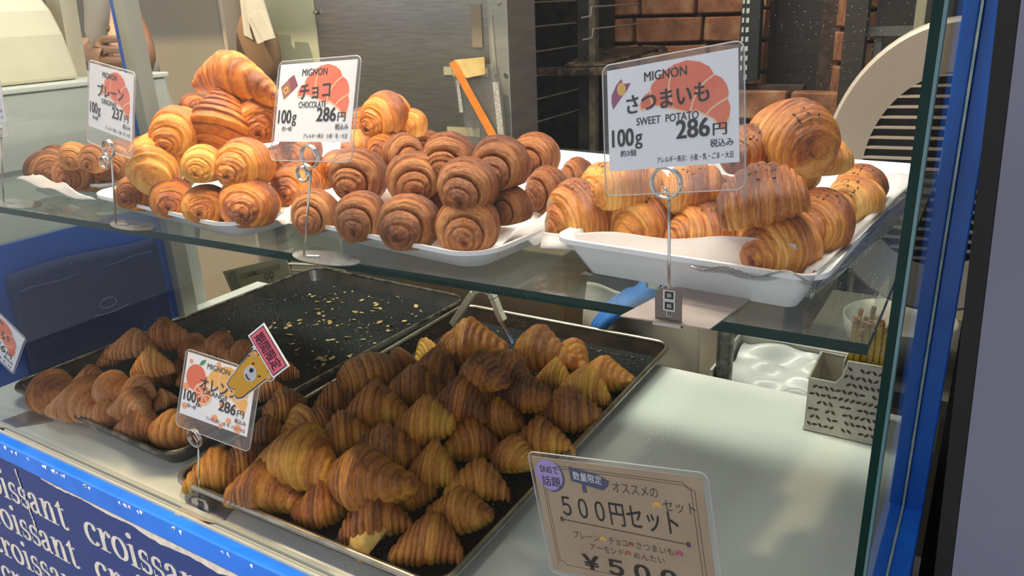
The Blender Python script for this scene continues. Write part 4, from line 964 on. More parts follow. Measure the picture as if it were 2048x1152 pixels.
def price_card(P, ylr, w_, h_, jp, eng, price, count, allerg, label, icon=None, red=None, eng_gap=False, sleeve=(.004,.004,.004,.016), amt='100g', jpbox=None, show_bear=False):
    Mx = card_matrix(P, ylr); r_ = empty('price_card', P, label, 'price card', 'laminated price cards', M=Mx)
    def L(name, mb, m, **k): return mb.build(name, m, r_, local=True, **k)
    l, r__, t, b = sleeve
    pts = [(x - (l - r__)/2, z - (b - t)/2) for x, z in rrect(w_ + l + r__, h_ + t + b, .006, 5)]
    L('laminate_sleeve', MB().prism([(x, -.0011, z) for x, z in pts], (0, .0020, 0)), M['lam'])
    rim = MB().tube([(x, -.0001, z) for x, z in pts], .00045, 6, closed=True); L('sleeve_edge', rim, mat('sleeve_edge', (.55,.53,.52), .25))
    L('card', MB().box((-w_/2, -.0003, -h_/2), (w_/2, .0003, h_/2)), M['card'])
    def uv(u, v, y): return ((u - .5)*w_, y, (.5 - v)*h_)
    def poly(name, pts_, m, y): L(name, MB().prism([uv(u, v, y) for u, v in pts_], (0, -.00008, 0)), m)
    def line(pts_, wd, m, y, name='print_line'):
        mb = MB(); n_ = len(pts_)
        for i in range(n_-1):
            (a, b_), (c, d) = pts_[i], pts_[i+1]; dx, dy = (c-a)*w_, (d-b_)*h_; q = math.hypot(dx, dy) + 1e-9; nx, ny = -dy/q*wd/w_, dx/q*wd/h_
            mb.prism([uv(a+nx, b_+ny, y), uv(c+nx, d+ny, y), uv(c-nx, d-ny, y), uv(a-nx, b_-ny, y)], (0, -.00006, 0))
        L(name, mb, m)
    def txt(s_, box, bold=.02, name='print_lettering', rot=0, m=None, y=-.00062, sp=1.0):
        u0, v0, u1, v1 = box; vs, fs = text_mesh(s_, (u0-.5)*w_, (u1-.5)*w_, (.5-v1)*h_, (.5-v0)*h_, y, bold, rot, sp)
        if vs: L(name, MB().add(vs, fs), m or M['ink'])
    if jp is not None:
        poly('croissant_print', CROI, red or M['croi_red'], -.00032)
        line(CROI[15:] + CROI[:1], .0006, M['cream_line'], -.00042)
        for q in LINES: line(q, .0006, M['cream_line'], -.00042)
        if icon: icon(poly, line, txt)
        txt('MIGNON', (.31,.075,.64,.165), .02)
        txt(jp, jpbox or (.16,.26,.80,.44), .035, name='product_name', rot=math.radians(2), sp=1.02)
        txt(eng, (.24,.50,.72,.575) if not jpbox else (.30,.49,.66,.57), .02)
        txt(amt[:3], (.03,.59,.215,.765), .035); txt('g', (.225,.655,.285,.80), .02)
        txt(count, (.10,.80,.23,.865), .02)
        txt(price, (.55,.57,.80,.745), .035); txt('円', (.82,.635,.92,.745), .02)
        txt('税込み', (.80,.775,.965,.85), .02)
        txt(allerg, (.40,.895,.965,.955), .015)
    return r_, poly, line, txt, L
def ic_potato(poly, line, txt):
    pm = mat('print_purple', (.30,.045,.17), .5)
    poly('potato_print', [(.035,.25),(.075,.155),(.12,.10),(.135,.15),(.20,.155),(.165,.22),(.12,.28),(.075,.345),(.045,.39),(.033,.32)], pm, -.00032)
    poly('potato_print', [(.12+.036*math.cos(a/16*6.283), .20+.065*math.sin(a/16*6.283)) for a in range(16)], mat('print_yellow', (.82,.50,.07), .5), -.00045)
def ic_choc(poly, line, txt):
    poly('wrapper_print', [(.03,.29),(.125,.20),(.19,.36),(.085,.46)], mat('print_brown', (.36,.13,.06), .5), -.00032)
    poly('wrapper_print', [(.125,.195),(.20,.14),(.265,.28),(.19,.36)], mat('print_maroon', (.26,.04,.06), .5), -.0004)
    line([(.075,.33),(.115,.29),(.14,.345),(.10,.385),(.075,.33)], .0008, M['croi_yel'], -.0005)
def ic_orange(poly, line, txt):
    c = lambda x, y, r1, r2, n=24: [(x + r1*math.cos(6.2832*k/n), y + r2*math.sin(6.2832*k/n)) for k in range(n)]
    om = mat('print_orange_pale', (.90,.36,.17), .5); rd = mat('print_orange_fruit', (.78,.13,.04), .5)
    for (x, y, r1) in ((.07,.13,.03),(.045,.55,.05),(.06,.86,.04),(.29,.77,.028),(.52,.90,.05),(.60,.64,.045),(.72,.86,.04),(.62,.98,.03),(.86,.93,.055),(.47,.05,.035),(.78,.60,.03)): poly('dot_print', c(x, y, r1, r1*1.3), om, -.00030)
    poly('leaf_print', c(.35,.70,.035,.045), mat('print_green_pale', (.35,.62,.30), .5), -.00031)
    poly('fruit_print', c(.17,.36,.145,.21), rd, -.00036); poly('leaf_print', [(.19,.14),(.22,.07),(.28,.03),(.27,.10),(.22,.15)], mat('print_green', (.03,.22,.08), .5), -.0004)
    poly('slice_print', c(.30,.58,.135,.17), rd, -.00042)
    line(c(.30,.58,.125,.158) + [(.425,.58)], .0011, M['cream_line'], -.00046)
    for k in range(8): line([(.30,.58),(.30+.12*math.cos(k*.785), .58+.15*math.sin(k*.785))], .0006, M['cream_line'], -.00046)
pc1 = price_card((-.1859,.4958,.4867), (-11.27,-10.69,-9.71), .0975, .069, 'さつまいも', 'SWEET  POTATO', '286', '約3個', 'アレルギー表示：小麦・乳・ごま・大豆', 'largest price card with purple potato and 286 yen, over sesame croissants', ic_potato, sleeve=(.004,.004,.004,.017))
pc2 = price_card((-.5108,.4988,.4849), (-4.0,-19.26,-3.44), .0975, .069, 'チョコ', 'CHOCOLATE', '286', '約3〜4個', 'アレルギー表示：小麦・乳・大豆', 'price card with chocolate bar print and 286 yen above the two-ring clip', ic_choc, jpbox=(.30,.26,.70,.46), sleeve=(.003,.004,.003,.017))
pc3 = price_card((-.8059,.4949,.4778), (-6.0,-10.42,6.82), .0935, .0675, 'プレーン', 'ORIGINAL', '237', '約4個', 'アレルギー表示：小麦・乳・大豆', 'price card reading 237 yen over the butter croissants', jpbox=(.20,.26,.80,.46), sleeve=(.003,.003,.003,.018))
pc4 = price_card((-1.062,.4949,.4815), (-6.0,-6.0,-3.0), .0935, .069, 'アーモンド', 'ALMOND', '297', '約4個', 'アレルギー表示：小麦・乳・大豆', 'price card cut by the left picture edge reading 297 yen', jpbox=(.12,.26,.86,.46), sleeve=(.003,.003,.003,.018))
pc5 = price_card((-.6697,.4489+.012,.180), (9.03,-17.51,6.88), .094, .069, 'オレンジ', 'ORANGE', '286', '約3〜4個', 'アレルギー表示：小麦・乳・オレンジ・大豆', 'orange-dotted price card with fruit print in front of the black pan', ic_orange, red=M['croi_yel'], jpbox=(.24,.30,.80,.50), sleeve=(.003,.006,.003,.015))
pc6 = price_card((-1.2416,.500,.1304), (8.8,-.6,38.0), .118, .078, 'めんたい', 'MENTAI', '356', '約3個', 'アレルギー表示：小麦・乳・大豆', 'tilted price card at the lower left picture edge reading 356 yen', jpbox=(.20,.26,.80,.46), sleeve=(.003,.003,.003,.003))
# set-menu notice standing against the pane
TLw = ony(1063, 912, .4555); dr = math.radians(-9.7); w_, h_ = .139, .104
ex = np.array([math.cos(dr), 0, -math.sin(dr)]); ez = np.array([math.sin(dr), 0, math.cos(dr)])
Pc = TLw + ex*w_/2 - ez*h_/2
M['kraft'] = mat('kraft_notice_paper', (.46,.34,.22), .6, c2=(.40,.29,.185), ns=25)
pcr, poly, line, txt, L = price_card(Pc, (0,0,-9.7), w_, h_, None, None, None, None, None, 'large brown set-menu notice reading 500 yen set at the front pane', sleeve=(.003,.0045,.004,.004))
for ch in pcr.children:
    if ch.name.startswith('card'): ch.data.materials[0] = M['kraft']
def fr_(i, y): return [(i,.045+y),(.93-i,.045+y),(.945-i,.075+y),(.975-i,.08+y),(.975-i,.90),(.945-i,.905),(.93-i,.935),(.03+i,.935),(.02+i,.905),(i+.0,.90),(i,.045+y)]
dk = mat('dark_brown_ink', (.035,.022,.018), .6)
line([(.06,.055),(.90,.055),(.905,.085),(.935,.09),(.935,.90),(.90,.905),(.895,.93),(.095,.93),(.09,.905),(.06,.90),(.06,.055)], .00022, dk, -.0004, 'frame_line')
line([(.045,.095),(.045,.93)], .00022, dk, -.0004, 'frame_line'); line([(.10,.075),(.915,.075),(.918,.10),(.955,.11),(.955,.93)], .00022, dk, -.0004, 'frame_line')
circ = lambda x, y, r1, r2, n=30: [(x + r1*math.cos(6.2832*k/n), y + r2*math.sin(6.2832*k/n)*(1+.03*math.sin(k))) for k in range(n)]
poly('badge_shadow', circ(.108,.148,.088,.135), mat('print_indigo', (.045,.055,.13), .5), -.0005)
poly('purple_badge', circ(.098,.138,.085,.132), mat('print_lilac', (.40,.31,.68), .5), -.0006)
ndk = mat('print_navy_ink', (.02,.022,.06), .5)
txt('SNSで', (.045,.065,.165,.125), .012, m=ndk, y=-.0008); txt('話題', (.045,.15,.165,.235), .012, m=ndk, y=-.0008)
ar = mat('print_slate_blue', (.035,.055,.14), .5)
poly('arrow_sign', [(.235,.045),(.415,.085),(.475,.125),(.465,.165),(.43,.21),(.235,.165)], ar, -.0005); poly('arrow_post', [(.30,.18),(.325,.185),(.325,.25),(.30,.25)], ar, -.0005)
txt('数量限定', (.255,.085,.43,.155), .008, m=M['card'], y=-.0008, rot=math.radians(-3))
txt('オススメの', (.49,.125,.75,.205), .004, y=-.0006)
txt('セット', (.77,.21,.945,.30), .004, y=-.0006)
def mini(u, v, s_, m): poly('emoji_print', [(u-.5*s_,v+.1*s_),(u-.3*s_,v-.5*s_),(u+.2*s_,v-.6*s_),(u+.5*s_,v-.1*s_),(u+.3*s_,v+.5*s_),(u+.1*s_,v+.1*s_),(u-.2*s_,v+.1*s_),(u-.3*s_,v+.6*s_)], m, -.0006)
mini(.735, .265, .05, M['croi_yel'])
txt('５００円セット', (.145,.30,.84,.49), .014, y=-.0006, name='product_name')
line([(.125,.515),(.88,.545)], .0004, dk, -.0006, 'rule'); poly('rule_end', [(.118,.495),(.138,.495),(.138,.535),(.118,.535)], dk, -.0006); poly('rule_end', [(.87,.525),(.89,.525),(.89,.565),(.87,.565)], dk, -.0006)
txt('プレーン', (.185,.60,.35,.66), .004, m=dk); mini(.375,.63,.04, M['croi_yel']); txt('チョコ', (.41,.60,.52,.66), .004, m=dk); mini(.545,.63,.035, mat('print_maroon2',(.3,.03,.03),.5)); txt('さつまいも', (.575,.60,.79,.66), .004, m=dk); mini(.82,.635,.045, mat('print_plum', (.4,.06,.16), .5))
txt('アーモンド', (.28,.69,.49,.745), .004, m=dk); mini(.515,.715,.04, mat('print_rust', (.42,.08,.03), .5)); txt('めんたい', (.55,.69,.73,.745), .004, m=dk)
txt('￥５００-', (.215,.79,.87,.93), .05, y=-.0006, name='product_name')
# pink placard and yellow bear tag clipped to the orange card
Mt = card_matrix(ony(536, 702, .455), (9, -12, 52))
tg = empty('promo_tag', ony(536, 702, .455), 'pink and yellow cut-out tag standing above the orange price card', 'tag', M=Mt)
def T(name, mb, m): return mb.build(name, m, tg, local=True)
T('white_backing', MB().box((-.0245, 0, -.0115), (.0245, .0012, .0125)), M['card'])
T('dark_border', MB().box((-.0228, -.0002, -.010), (.0228, 0, .0108)), M['ink'])
T('pink_field', MB().box((-.0218, -.0004, -.009), (.0218, -.0002, .0098)), mat('print_pink', (.74,.12,.20), .5))
vs, fs = text_mesh('期間限定', -.0195, .0195, -.0065, .0075, -.0006, .03); T('print_lettering', MB().add(vs, fs), mat('plum_ink', (.13,.012,.06), .5))
PX = lambda x, y, d=0.0: ony(x, y, .455) + np.array([0, -d, 0])
bt = mat('print_golden_yellow', (.83,.42,.04), .5); blk = M['ink']
def poly_px(name, pts, m, d, th=.0002): return MB().prism([PX(x, y, d) for x, y in pts], (0, -th, 0)).build(name, m, None)
tag_parts = []
def tp_(name, pts, m, d):
    c = np.mean([PX(x, y, d) for x, y in pts], 0)
    WLt = MB().prism([PX(x, y, d) for x, y in pts][::-1], (0, .0003, 0)).build(name, m, None); WLt.parent = tg; WLt.matrix_parent_inverse = Mt.inverted(); return WLt
tp_('placard_stick', [(508,690),(514,694),(484,735),(476,730)], M['card'], .0010); tp_('stick_shade', [(506,694),(509,696),(480,729),(477,727)], blk, .0016)
el = lambda x, y, a, b, n=20: [(x + a*math.cos(6.2832*k/n), y + b*math.sin(6.2832*k/n)) for k in range(n)]
body = [(480,733),(489,722),(499,711),(510,706),(524,708),(536,716),(541,729),(541,744),(534,757),(522,766),(511,775),(500,783),(488,793),(477,795),(472,787),(474,778),(463,775),(458,766),(464,755),(473,745)]
cen = np.mean(body, 0); sc_ = lambda P, k: [(cen[0]+(x-cen[0])*k, cen[1]+(y-cen[1])*k) for x, y in P]
tp_('white_cutout', sc_(body, 1.13), M['card'], .0012); tp_('outline', sc_(body, 1.04), blk, .0018); tp_('bear_body', sc_(body, .97), bt, .0024)
for (x, y) in ((512,708),(541,750)): tp_('white_cutout', el(x, y, 12, 12), M['card'], .0014); tp_('outline', el(x, y, 9.5, 9.5), blk, .0020); tp_('ear', el(x, y, 8, 8), bt, .0026); tp_('ear', el(x+1, y, 4.5, 4.5), M['cream_line'], .0030)
tp_('muzzle', el(505, 745, 13, 16), M['card'], .0030); tp_('nose', el(508, 738, 4, 4.5), blk, .0036)
for (x, y) in ((511,725),(523,750)): tp_('eye', el(x, y, 2, 2.2), blk, .0034)
tp_('mouth', [(498,745),(500,752),(506,757),(505,758.5),(498,753),(496,746)], blk, .0036)
# clips: wire rings, stem, base
def ring_pts(c, r_, turns=2.0, pitch=.0016, n=40, el_=1.0):
    return [(c[0] + r_*math.cos(2*math.pi*k/n), c[1] + pitch*(k/n - turns/2), c[2] + r_*el_*math.sin(2*math.pi*k/n)) for k in range(int(n*turns)+1)]
def clip(px, py_top, base_px, Y, zb, ring, label, small=None, basekind='disc', tail=True):
    b = onz(*base_px, zb); Y = b[1]; t = ony(px, py_top, Y)
    r_ = empty('card_clip', (b[0], b[1], zb), label, 'card clip')
    MB().tube([(t[0], t[1], t[2]), (b[0], b[1], zb+.001)], .0011, 10).build('stem', M['chrome'], r_, smooth=True)
    c = ony(ring[0], ring[1], Y); rr_ = ring[2]*scale_at(c)
    MB().tube(ring_pts(c, rr_, 2.6), .0011, 8).build('ring', M['chrome'], r_, smooth=True)
    if small: c2 = ony(small[0], small[1], Y); MB().tube(ring_pts(c2, small[2]*scale_at(c2), 2.6), .0010, 8).build('ring', M['chrome'], r_, smooth=True)
    if tail: MB().tube([t, ony(px-3, py_top-15, Y), ony(px-10, py_top-27, Y)], .0011, 8).build('wire_end', M['chrome'], r_, smooth=True)
    return r_, b
c1, b1 = clip(1338, 401, (1338,634), 0, ZS+.002, (1332,366,31), 'wire ring clip with square metal foot under the largest price card')
bp = [onz(1240,634,ZS+.001), onz(1350,576,ZS+.001), onz(1515,590,ZS+.001), onz(1420,660,ZS+.001)]
MB().prism(bp, (0,0,.001)).build('base_plate', M['steelplate'], c1)
up = lambda x, y, d=0: ony(x, y, b1[1]-.006-d)
pr = [up(1310,640),(up(1310,592)),up(1313,582),up(1320,577),up(1352,579),up(1360,584),up(1363,593),up(1363,646)]
cpl = MB().prism(pr, (0,.0012,0)).build('clamp_plate', mat('dark_clamp_steel', (.20,.17,.16), .3, .9), c1)
for (y, w2, h2) in ((591,9,6),(612,9,6),(628,4,3)):
    for q, (k, m) in enumerate(((1.35, M['chrome']), (1.0, M['ink']), (.5, M['steel']))):
        MB().box(tuple(up(1338-w2*k, y+h2*k, .0003+q*.0003)), tuple(up(1338+w2*k, y-h2*k, .0003+q*.0003) + [0,.0006,0])).build('slot', m, cpl)
MB().prism([up(1309,640), up(1363,648), up(1366,655), up(1308,646)], (0,-.003,0)).build('fold', M['chrome'], c1)
def disc_base(root, b, rx, ry, m):
    MB().prism([(b[0] + .022 + rx*math.cos(2*math.pi*k/40), b[1] + .006 + ry*math.sin(2*math.pi*k/40), ZS+.0008) for k in range(40)], (0,0,.001)).build('base_disc', m, root)
    MB().tube([(b[0]+.004, b[1]+.0, ZS+.0025), (b[0]+.016, b[1]+.004, ZS+.0025)], .0011, 8).build('wire_foot', M['chrome'], root)
cb = clear('smoky_acrylic_base', (.70,.70,.68), 1.5, .18, (.5,.5,.5))
c2, b2 = clip(622, 340, (608,512), 0, ZS+.002, (619,313,22), 'double ring wire clip under the chocolate price card', small=(605,348,15), tail=False); disc_base(c2, b2, .040, .017, cb)
c3, b3 = clip(223, 312, (232,448), 0, ZS+.002, (217,297,17), 'double ring wire clip under the 237 yen price card', small=(209,325,12), tail=False); disc_base(c3, b3, .036, .015, cb)
c4, b4 = clip(0, 262, (8,405), 0, ZS+.002, (-6,262,15), 'double ring wire clip at the left picture edge', small=(-14,290,12), tail=False); disc_base(c4, b4, .045, .018, cb)
c5, b5 = clip(397, 897, (400,1008), 0, .002, (389,876,19), 'wire ring clip with metal foot in front of the silver pan', tail=True)
MB().prism([onz(348,1030,.001), onz(385,992,.001), onz(470,1012,.001), onz(440,1050,.001)], (0,0,.001)).build('base_plate', M['steelplate'], c5)
u5 = lambda x, y, d=0: ony(x, y, b5[1]-.008-d)
cp5 = MB().prism([u5(388,1026), u5(382,997), u5(392,996), u5(410,1002), u5(416,1012), u5(418,1032)], (0,.001,0)).build('clamp_plate', mat('bright_clamp', (.48,.46,.48), .35, .8), c5)
for y in (1007, 1018): MB().box(tuple(u5(397,y+3,.0004)), tuple(u5(406,y-3,.0004)+[0,.0004,0])).build('slot', M['ink'], cp5)
c6 = empty('card_clip', onz(10, 835, 0), 'metal clip foot in front of the black pan at the left', 'card clip')
MB().prism([onz(-40,858,.001), onz(60,822,.001), onz(108,842,.001), onz(20,856,.001)], (0,0,.001)).build('base_plate', M['steelplate'], c6)
# ================================================================== TONGS
tn = empty('tongs', onz(950, 690, .07), 'cream-handled tongs standing arched at the back of the silver pan', 'tongs')
Yt = .98
def tpnt(x, y, dy=0): return ony(x, y, Yt+dy)
cm = M['cream_tongs']
def strip(pts, wd, name, m, par, th=.004):
    mb = MB(); pts = [np.array(p) for p in pts]
    for i in range(len(pts)-1):
        a_, b_ = pts[i], pts[i+1]; mb.prism([a_, b_, b_ + [0,wd,0], a_ + [0,wd,0]], np.cross((b_-a_)/np.linalg.norm(b_-a_), [0,1,0])*th)
    return mb.build(name, m, par, bevel=.0008)
arch = [tpnt(x, y) for x, y in [(906,654),(925,626),(942,600),(948,591),(956,586),(966,586),(974,591),(979,601),(990,630),(998,646)]]
strip(arch, .012, 'handle', cm, tn, .0105)
strip([tpnt(907,650,.003), tpnt(892,672,.002), tpnt(876,692,.0)], .008, 'prong', M['chrome'], tn, .0026)
strip([tpnt(996,642,.003), tpnt(1010,665,.002), tpnt(1022,690,.0)], .008, 'prong', M['chrome'], tn, .0026)
# ================================================================== WHITE PUNCHED BASKET WITH STICKS
bk = empty('punched_basket', (-.110, 1.03, .0005), 'stepped white punched-metal basket at the back right of the counter', 'basket')
bm_ = mat('white_enamel', (.56,.52,.44), .4, c2=(.46,.42,.35), ns=50)
x0_, x1_, xs_, yf_, yb_, zl, zh = -.166, -.072, -.126, .985, 1.065, .078, .112
def wall(pts, d, name='wall'): MB().prism(pts, d).build(name, bm_, bk, bevel=.0008)
wall([(x0_,yf_,.002),(x1_,yf_,.002),(x1_,yf_,zh),(xs_+.006,yf_,zh),(xs_+.001,yf_,zl+.012),(xs_-.006,yf_,zl),(x0_,yf_,zl)], (0,.0018,0))
wall([(x0_,yb_,.002),(x1_,yb_,.002),(x1_,yb_,zh),(xs_,yb_,zh),(xs_-.002,yb_,zl+.004),(x0_,yb_,zl+.004)], (0,.0018,0))
wall([(x0_,yf_,.002),(x0_,yb_,.002),(x0_,yb_,zl+.004),(x0_,yf_,zl)], (.0018,0,0)); wall([(x1_,yf_,.002),(x1_,yb_,.002),(x1_,yb_,zh),(x1_,yf_,zh)], (-.0018,0,0))
wall([(xs_,yf_,.002),(xs_,yb_,.002),(xs_,yb_,zh),(xs_,yf_,zh)], (.0018,0,0)); wall([(x0_,yf_,.002),(x1_,yf_,.002),(x1_,yb_,.002),(x0_,yb_,.002)], (0,0,.002), 'bottom')
MB().tube([(x0_,yf_,zl),(xs_-.006,yf_,zl),(xs_+.002,yf_,zl+.012),(xs_+.006,yf_,zh),(x1_,yf_,zh),(x1_,yb_,zh),(xs_,yb_,zh),(xs_-.004,yb_,zl+.004),(x0_,yb_,zl+.004)], .0017, 8, closed=True).build('rim', bm_, bk, smooth=True)
MB().tube([(x0_,yf_,.003),(x1_,yf_,.003),(x1_,yb_,.003),(x0_,yb_,.003)], .002, 8, closed=True).build('foot_rim', bm_, bk)
hm = mat('punched_hole_dark', (.05,.035,.022), .8); mb = MB()
for r_ in range(9):
    for k in range(13):
        x = x0_ + .006 + k*.0072 + (r_ % 2)*.003; z = .012 + r_*.0112
        if z > (zl if x < xs_+.004 else zh) - .010 or rng.random() < .12: continue
        a_ = rng.choice([.7, -.7, .15, 2.3]); 
        mb.prism([(x + .0037*math.cos(q)*math.cos(a_) - .0017*math.sin(q)*math.sin(a_), yf_-.0002, z + .0037*math.cos(q)*math.sin(a_) + .0017*math.sin(q)*math.cos(a_)) for q in [6.283*j/8 for j in range(8)]], (0,-.0003,0))
for r_ in range(5):
    for k in range(9):
        y = yf_ + .008 + k*.0082; z = .014 + r_*.012; a_ = rng.choice([.7,-.7])
        mb.prism([(x0_-.0003, y + .0028*math.cos(q)*math.cos(a_) - .0012*math.sin(q)*math.sin(a_), z + .0028*math.cos(q)*math.sin(a_) + .0012*math.sin(q)*math.cos(a_)) for q in [6.283*j/8 for j in range(8)]], (-.0003,0,0))
        mb.prism([(xs_-.0003, y + .0028*math.cos(q)*math.cos(a_) - .0012*math.sin(q)*math.sin(a_), z+.02 + .0028*math.cos(q)*math.sin(a_) + .0012*math.sin(q)*math.cos(a_)) for q in [6.283*j/8 for j in range(8)]], (-.0003,0,0))
mb.build('punched_holes', hm, bk, kind='stuff')
ym = mat('yellow_wrapped_stick', (.62,.42,.03), .4, c2=(.45,.26,.02), ns=60); bmk = mat('brown_stick_end', (.25,.10,.03), .5, c2=(.45,.22,.06), ns=200)
for k in range(16):
    x = -.120 + (k % 6)*.0075; y = 1.000 + (k//6)*.02 + rng.uniform(-.004,.004); h = .150 + rng.uniform(-.006,.012); tx = rng.uniform(-.004,.004)
    s_ = MB().box((x-.0028,y-.0015,.005),(x+.0028,y+.0015,h)).build('wrapped_stick', ym, None, 'yellow paper-wrapped stick standing in the white punched basket', 'stick', 'yellow sticks in the punched basket')
    MB().tube([(x,y,h),(x+.001,y,h+.009)], .0032, 7).build('stick_end', bmk, s_)
for k in range(4):
    x = -.158 + k*.008; y = 1.00 + .012*k
    MB().tube([(x,y,.006),(x+.006,y+.006,.010),(x+.012,y+.002,.008)], .004, 8).build('wrapped_sweet', mat('dark_red_wrapper', (.16,.02,.035), .35), None, 'small dark red wrapped piece in the low part of the basket', 'sweet', 'dark red pieces in the basket', smooth=True)
# ================================================================== THINGS BEHIND THE COUNTER
# box with crumpled white plastic
bx = empty('white_tray_box', (-.25, 1.17, -.10), 'open pale box with crumpled white plastic sheet behind the counter', 'box')
pb = mat('pale_box_plastic', (.46,.46,.40), .4)
MB().box((-.335,1.10,-.10),(-.145,1.105,-.012)).box((-.335,1.27,-.10),(-.145,1.275,-.005)).box((-.335,1.105,-.10),(-.331,1.27,.0)).box((-.149,1.105,-.10),(-.145,1.27,-.008)).box((-.335,1.10,-.103),(-.145,1.275,-.10)).build('box_wall', pb, bx)
rr = random.Random(3); fo = [(rr.uniform(-38,38), rr.uniform(-38,38), rr.uniform(0,6), rr.uniform(.001,.004)) for _ in range(10)]
MB().grid(lambda u, v: (-.325+.172*u, 1.112+.152*v, -.035 + .020*v + sum(a*math.sin(p*u*.6+q*v*.6+f_) for p, q, f_, a in fo)), 60, 50).build('plastic_sheet', mat('white_crumpled_plastic', (.48,.51,.49), .3, bump=.5, bs=45), bx, smooth=True)
# cardboard, wooden boxes and dark recess behind the pans
MB().box((-1.13, 1.30, -.95), (-.70, 1.56, .085)).build('brown_cardboard_box', mat('brown_cardboard', (.20,.135,.075), .8, c2=(.16,.105,.06), ns=8), None, 'large brown cardboard box behind the pans under the shelf', 'box', bevel=.003)
MB().box((-.69, 1.42, -.95), (-.60, 1.55, .05)).build('recess_shade', M['near_black'], None, 'dark crate beside the brown cardboard box', 'crate')  # black block put in for the shade of the recess here
MB().tube([ (ony(1118,609,1.3) + np.array([.0035*k, 0, .0016*k + .0022*math.sin(k*2.2)])) for k in range(10)], .0012, 6).build('coiled_wire', mat('pale_coil', (.62,.66,.60), .4), None, 'short pale coiled wire above the back of the silver pan', 'wire')
nb = empty('small_white_rack', ony(608, 545, 1.22), 'small cream plastic rack standing behind the black pan', 'rack')
for (xa_, ya_, xb_, yb2) in ((578,528,640,530),(578,528,583,560),(638,530,640,552),(585,540,640,543)):
    MB().tube([ony(xa_,ya_,1.22), ony(xb_,yb2,1.22)], .0035, 8).build('bar', M['cream'], nb)
# banknote, generic
nt_ = empty('banknote', ony(512, 560, 1.18), 'folded banknote propped up behind the black pan', 'banknote')
NP = lambda x, y, d=0: ony(x, y, 1.18-d)
nm = mat('note_paper', (.42,.40,.27), .7, c2=(.36,.36,.26), ns=40)
MB().prism([NP(445,543), NP(572,513), NP(584,560), NP(470,600)][::-1], (0,.0012,0)).build('paper', nm, nt_)
ng = mat('note_green_ink', (.16,.20,.15), .7, c2=(.24,.27,.20), ns=90)
MB().prism([NP(452,547,.001), NP(470,541,.001), NP(488,588,.001), NP(474,594,.001)][::-1], (0,.0003,0)).build('engraving', ng, nt_)
MB().prism([NP(x, y, .001) for x, y in el(506,563,14,21)][::-1], (0,.0003,0)).build('oval_window', mat('note_oval', (.34,.32,.20), .7), nt_)
for q in range(2): MB().tube([NP(532+11*q+4*math.cos(a), 552-3*q+6*math.sin(a), .0015) for a in [6.283*j/14 for j in range(14)]], .0007, 5, closed=True).build('numeral', M['ink'], nt_)
for q in range(3): MB().prism([NP(480,548+4*q,.001), NP(560,527+4*q,.001), NP(560,529+4*q,.001), NP(480,550+4*q,.001)][::-1], (0,.0002,0)).build('engraving_line', ng, nt_)
# white bowl rim on the work table
MB().lathe([(.0,0),(.05,.0),(.085,.045),(.092,.085),(.088,.085),(.078,.045),(.045,.006),(0,.006)], (-.10, 1.42, -.0695), 40).build('bowl', mat('white_bowl', (.45,.43,.36), .35), None, 'white mixing bowl on the steel work table', 'bowl', smooth=True)
# paper towel and brown hat-like bag over the green column
pt = ony(520, 40, 1.55)
hg = mat('brown_felt', (.25,.145,.07), .8, c2=(.21,.12,.06), ns=5)
mb = MB(); hc = ony(518, 108, 1.545)
mb.grid(lambda u, v: hc + np.array([.080*math.cos(6.283*u)*math.sin(math.pi*v)*(1+.15*math.cos(math.pi*v)), .03*math.sin(6.283*u)*math.sin(math.pi*v), -.105*math.cos(math.pi*v)*1.0 + .02]), 30, 16)
mb.build('brown_pouch', hg, None, 'rounded brown felt pouch hanging behind the paper towel', 'pouch', smooth=True)
pm_ = mat('off_white_towel', (.60,.56,.46), .8, c2=(.55,.50,.40), ns=12, bump=.1)
tw = empty('paper_towel', ony(515, 88, 1.50), 'off-white folded paper towel hanging at a slant on the green panel', 'towel')
Q = lambda x, y, d=0: ony(x, y, 1.50-d)
MB().prism([Q(488,-30), Q(516,-30), Q(549,76), Q(515,88), Q(493,30)][::-1], (0,.004,0)).build('front_fold', pm_, tw)
MB().prism([Q(476,-30,-.012), Q(492,-30,-.012), Q(500,60,-.012), Q(506,80,-.012), Q(488,70,-.012)][::-1], (0,.003,0)).build('back_fold', pm_, tw)
MB().prism([Q(500,33,.002), Q(520,20,.002), Q(549,76,.002), Q(527,82,.002)][::-1], (0,.0015,0)).build('flap', pm_, tw)
# ================================================================== LEFT OF THE CASE: white cabinet, till, post, person
wc = empty('white_cabinet', (-1.62, .78, -.95), 'pale grey cabinet just beyond the left end of the glass case', 'cabinet')
MB().box((-2.1, .50, -.95), (-1.352, .95, .452)).build('body', mat('pale_grey_cabinet', (.50,.51,.46), .4, c2=(.45,.45,.40), ns=3), wc, bevel=.004)
MB().box((-2.1, .495, .453), (-1.349, .955, .462)).build('top', mat('cabinet_top', (.60,.61,.55), .3), wc, bevel=.002)
till = empty('cash_register', (-1.66, .72, .4625), 'cream rounded cash register on the pale cabinet at far left', 'register')
TP = [(-.13,0),(.085,0),(.078,.03),(.066,.075),(.045,.115),(.018,.142),(-.13,.150)]
cx0 = ony(62, 190, .72)[0] - .085
MB().prism([(cx0 + x, .64, .463 + z) for x, z in TP][::-1], (0,.17,0)).build('housing', M['cream'], till, bevel=.006)
MB().box((cx0-.12,.638,.463),(cx0+.02,.640,.55)).build('front_panel', M['cream'], till)
MB().box((cx0-.13,.637,.552),(cx0+.07,.6395,.555)).build('seam', mat('seam_grey', (.25,.22,.16), .6), till)
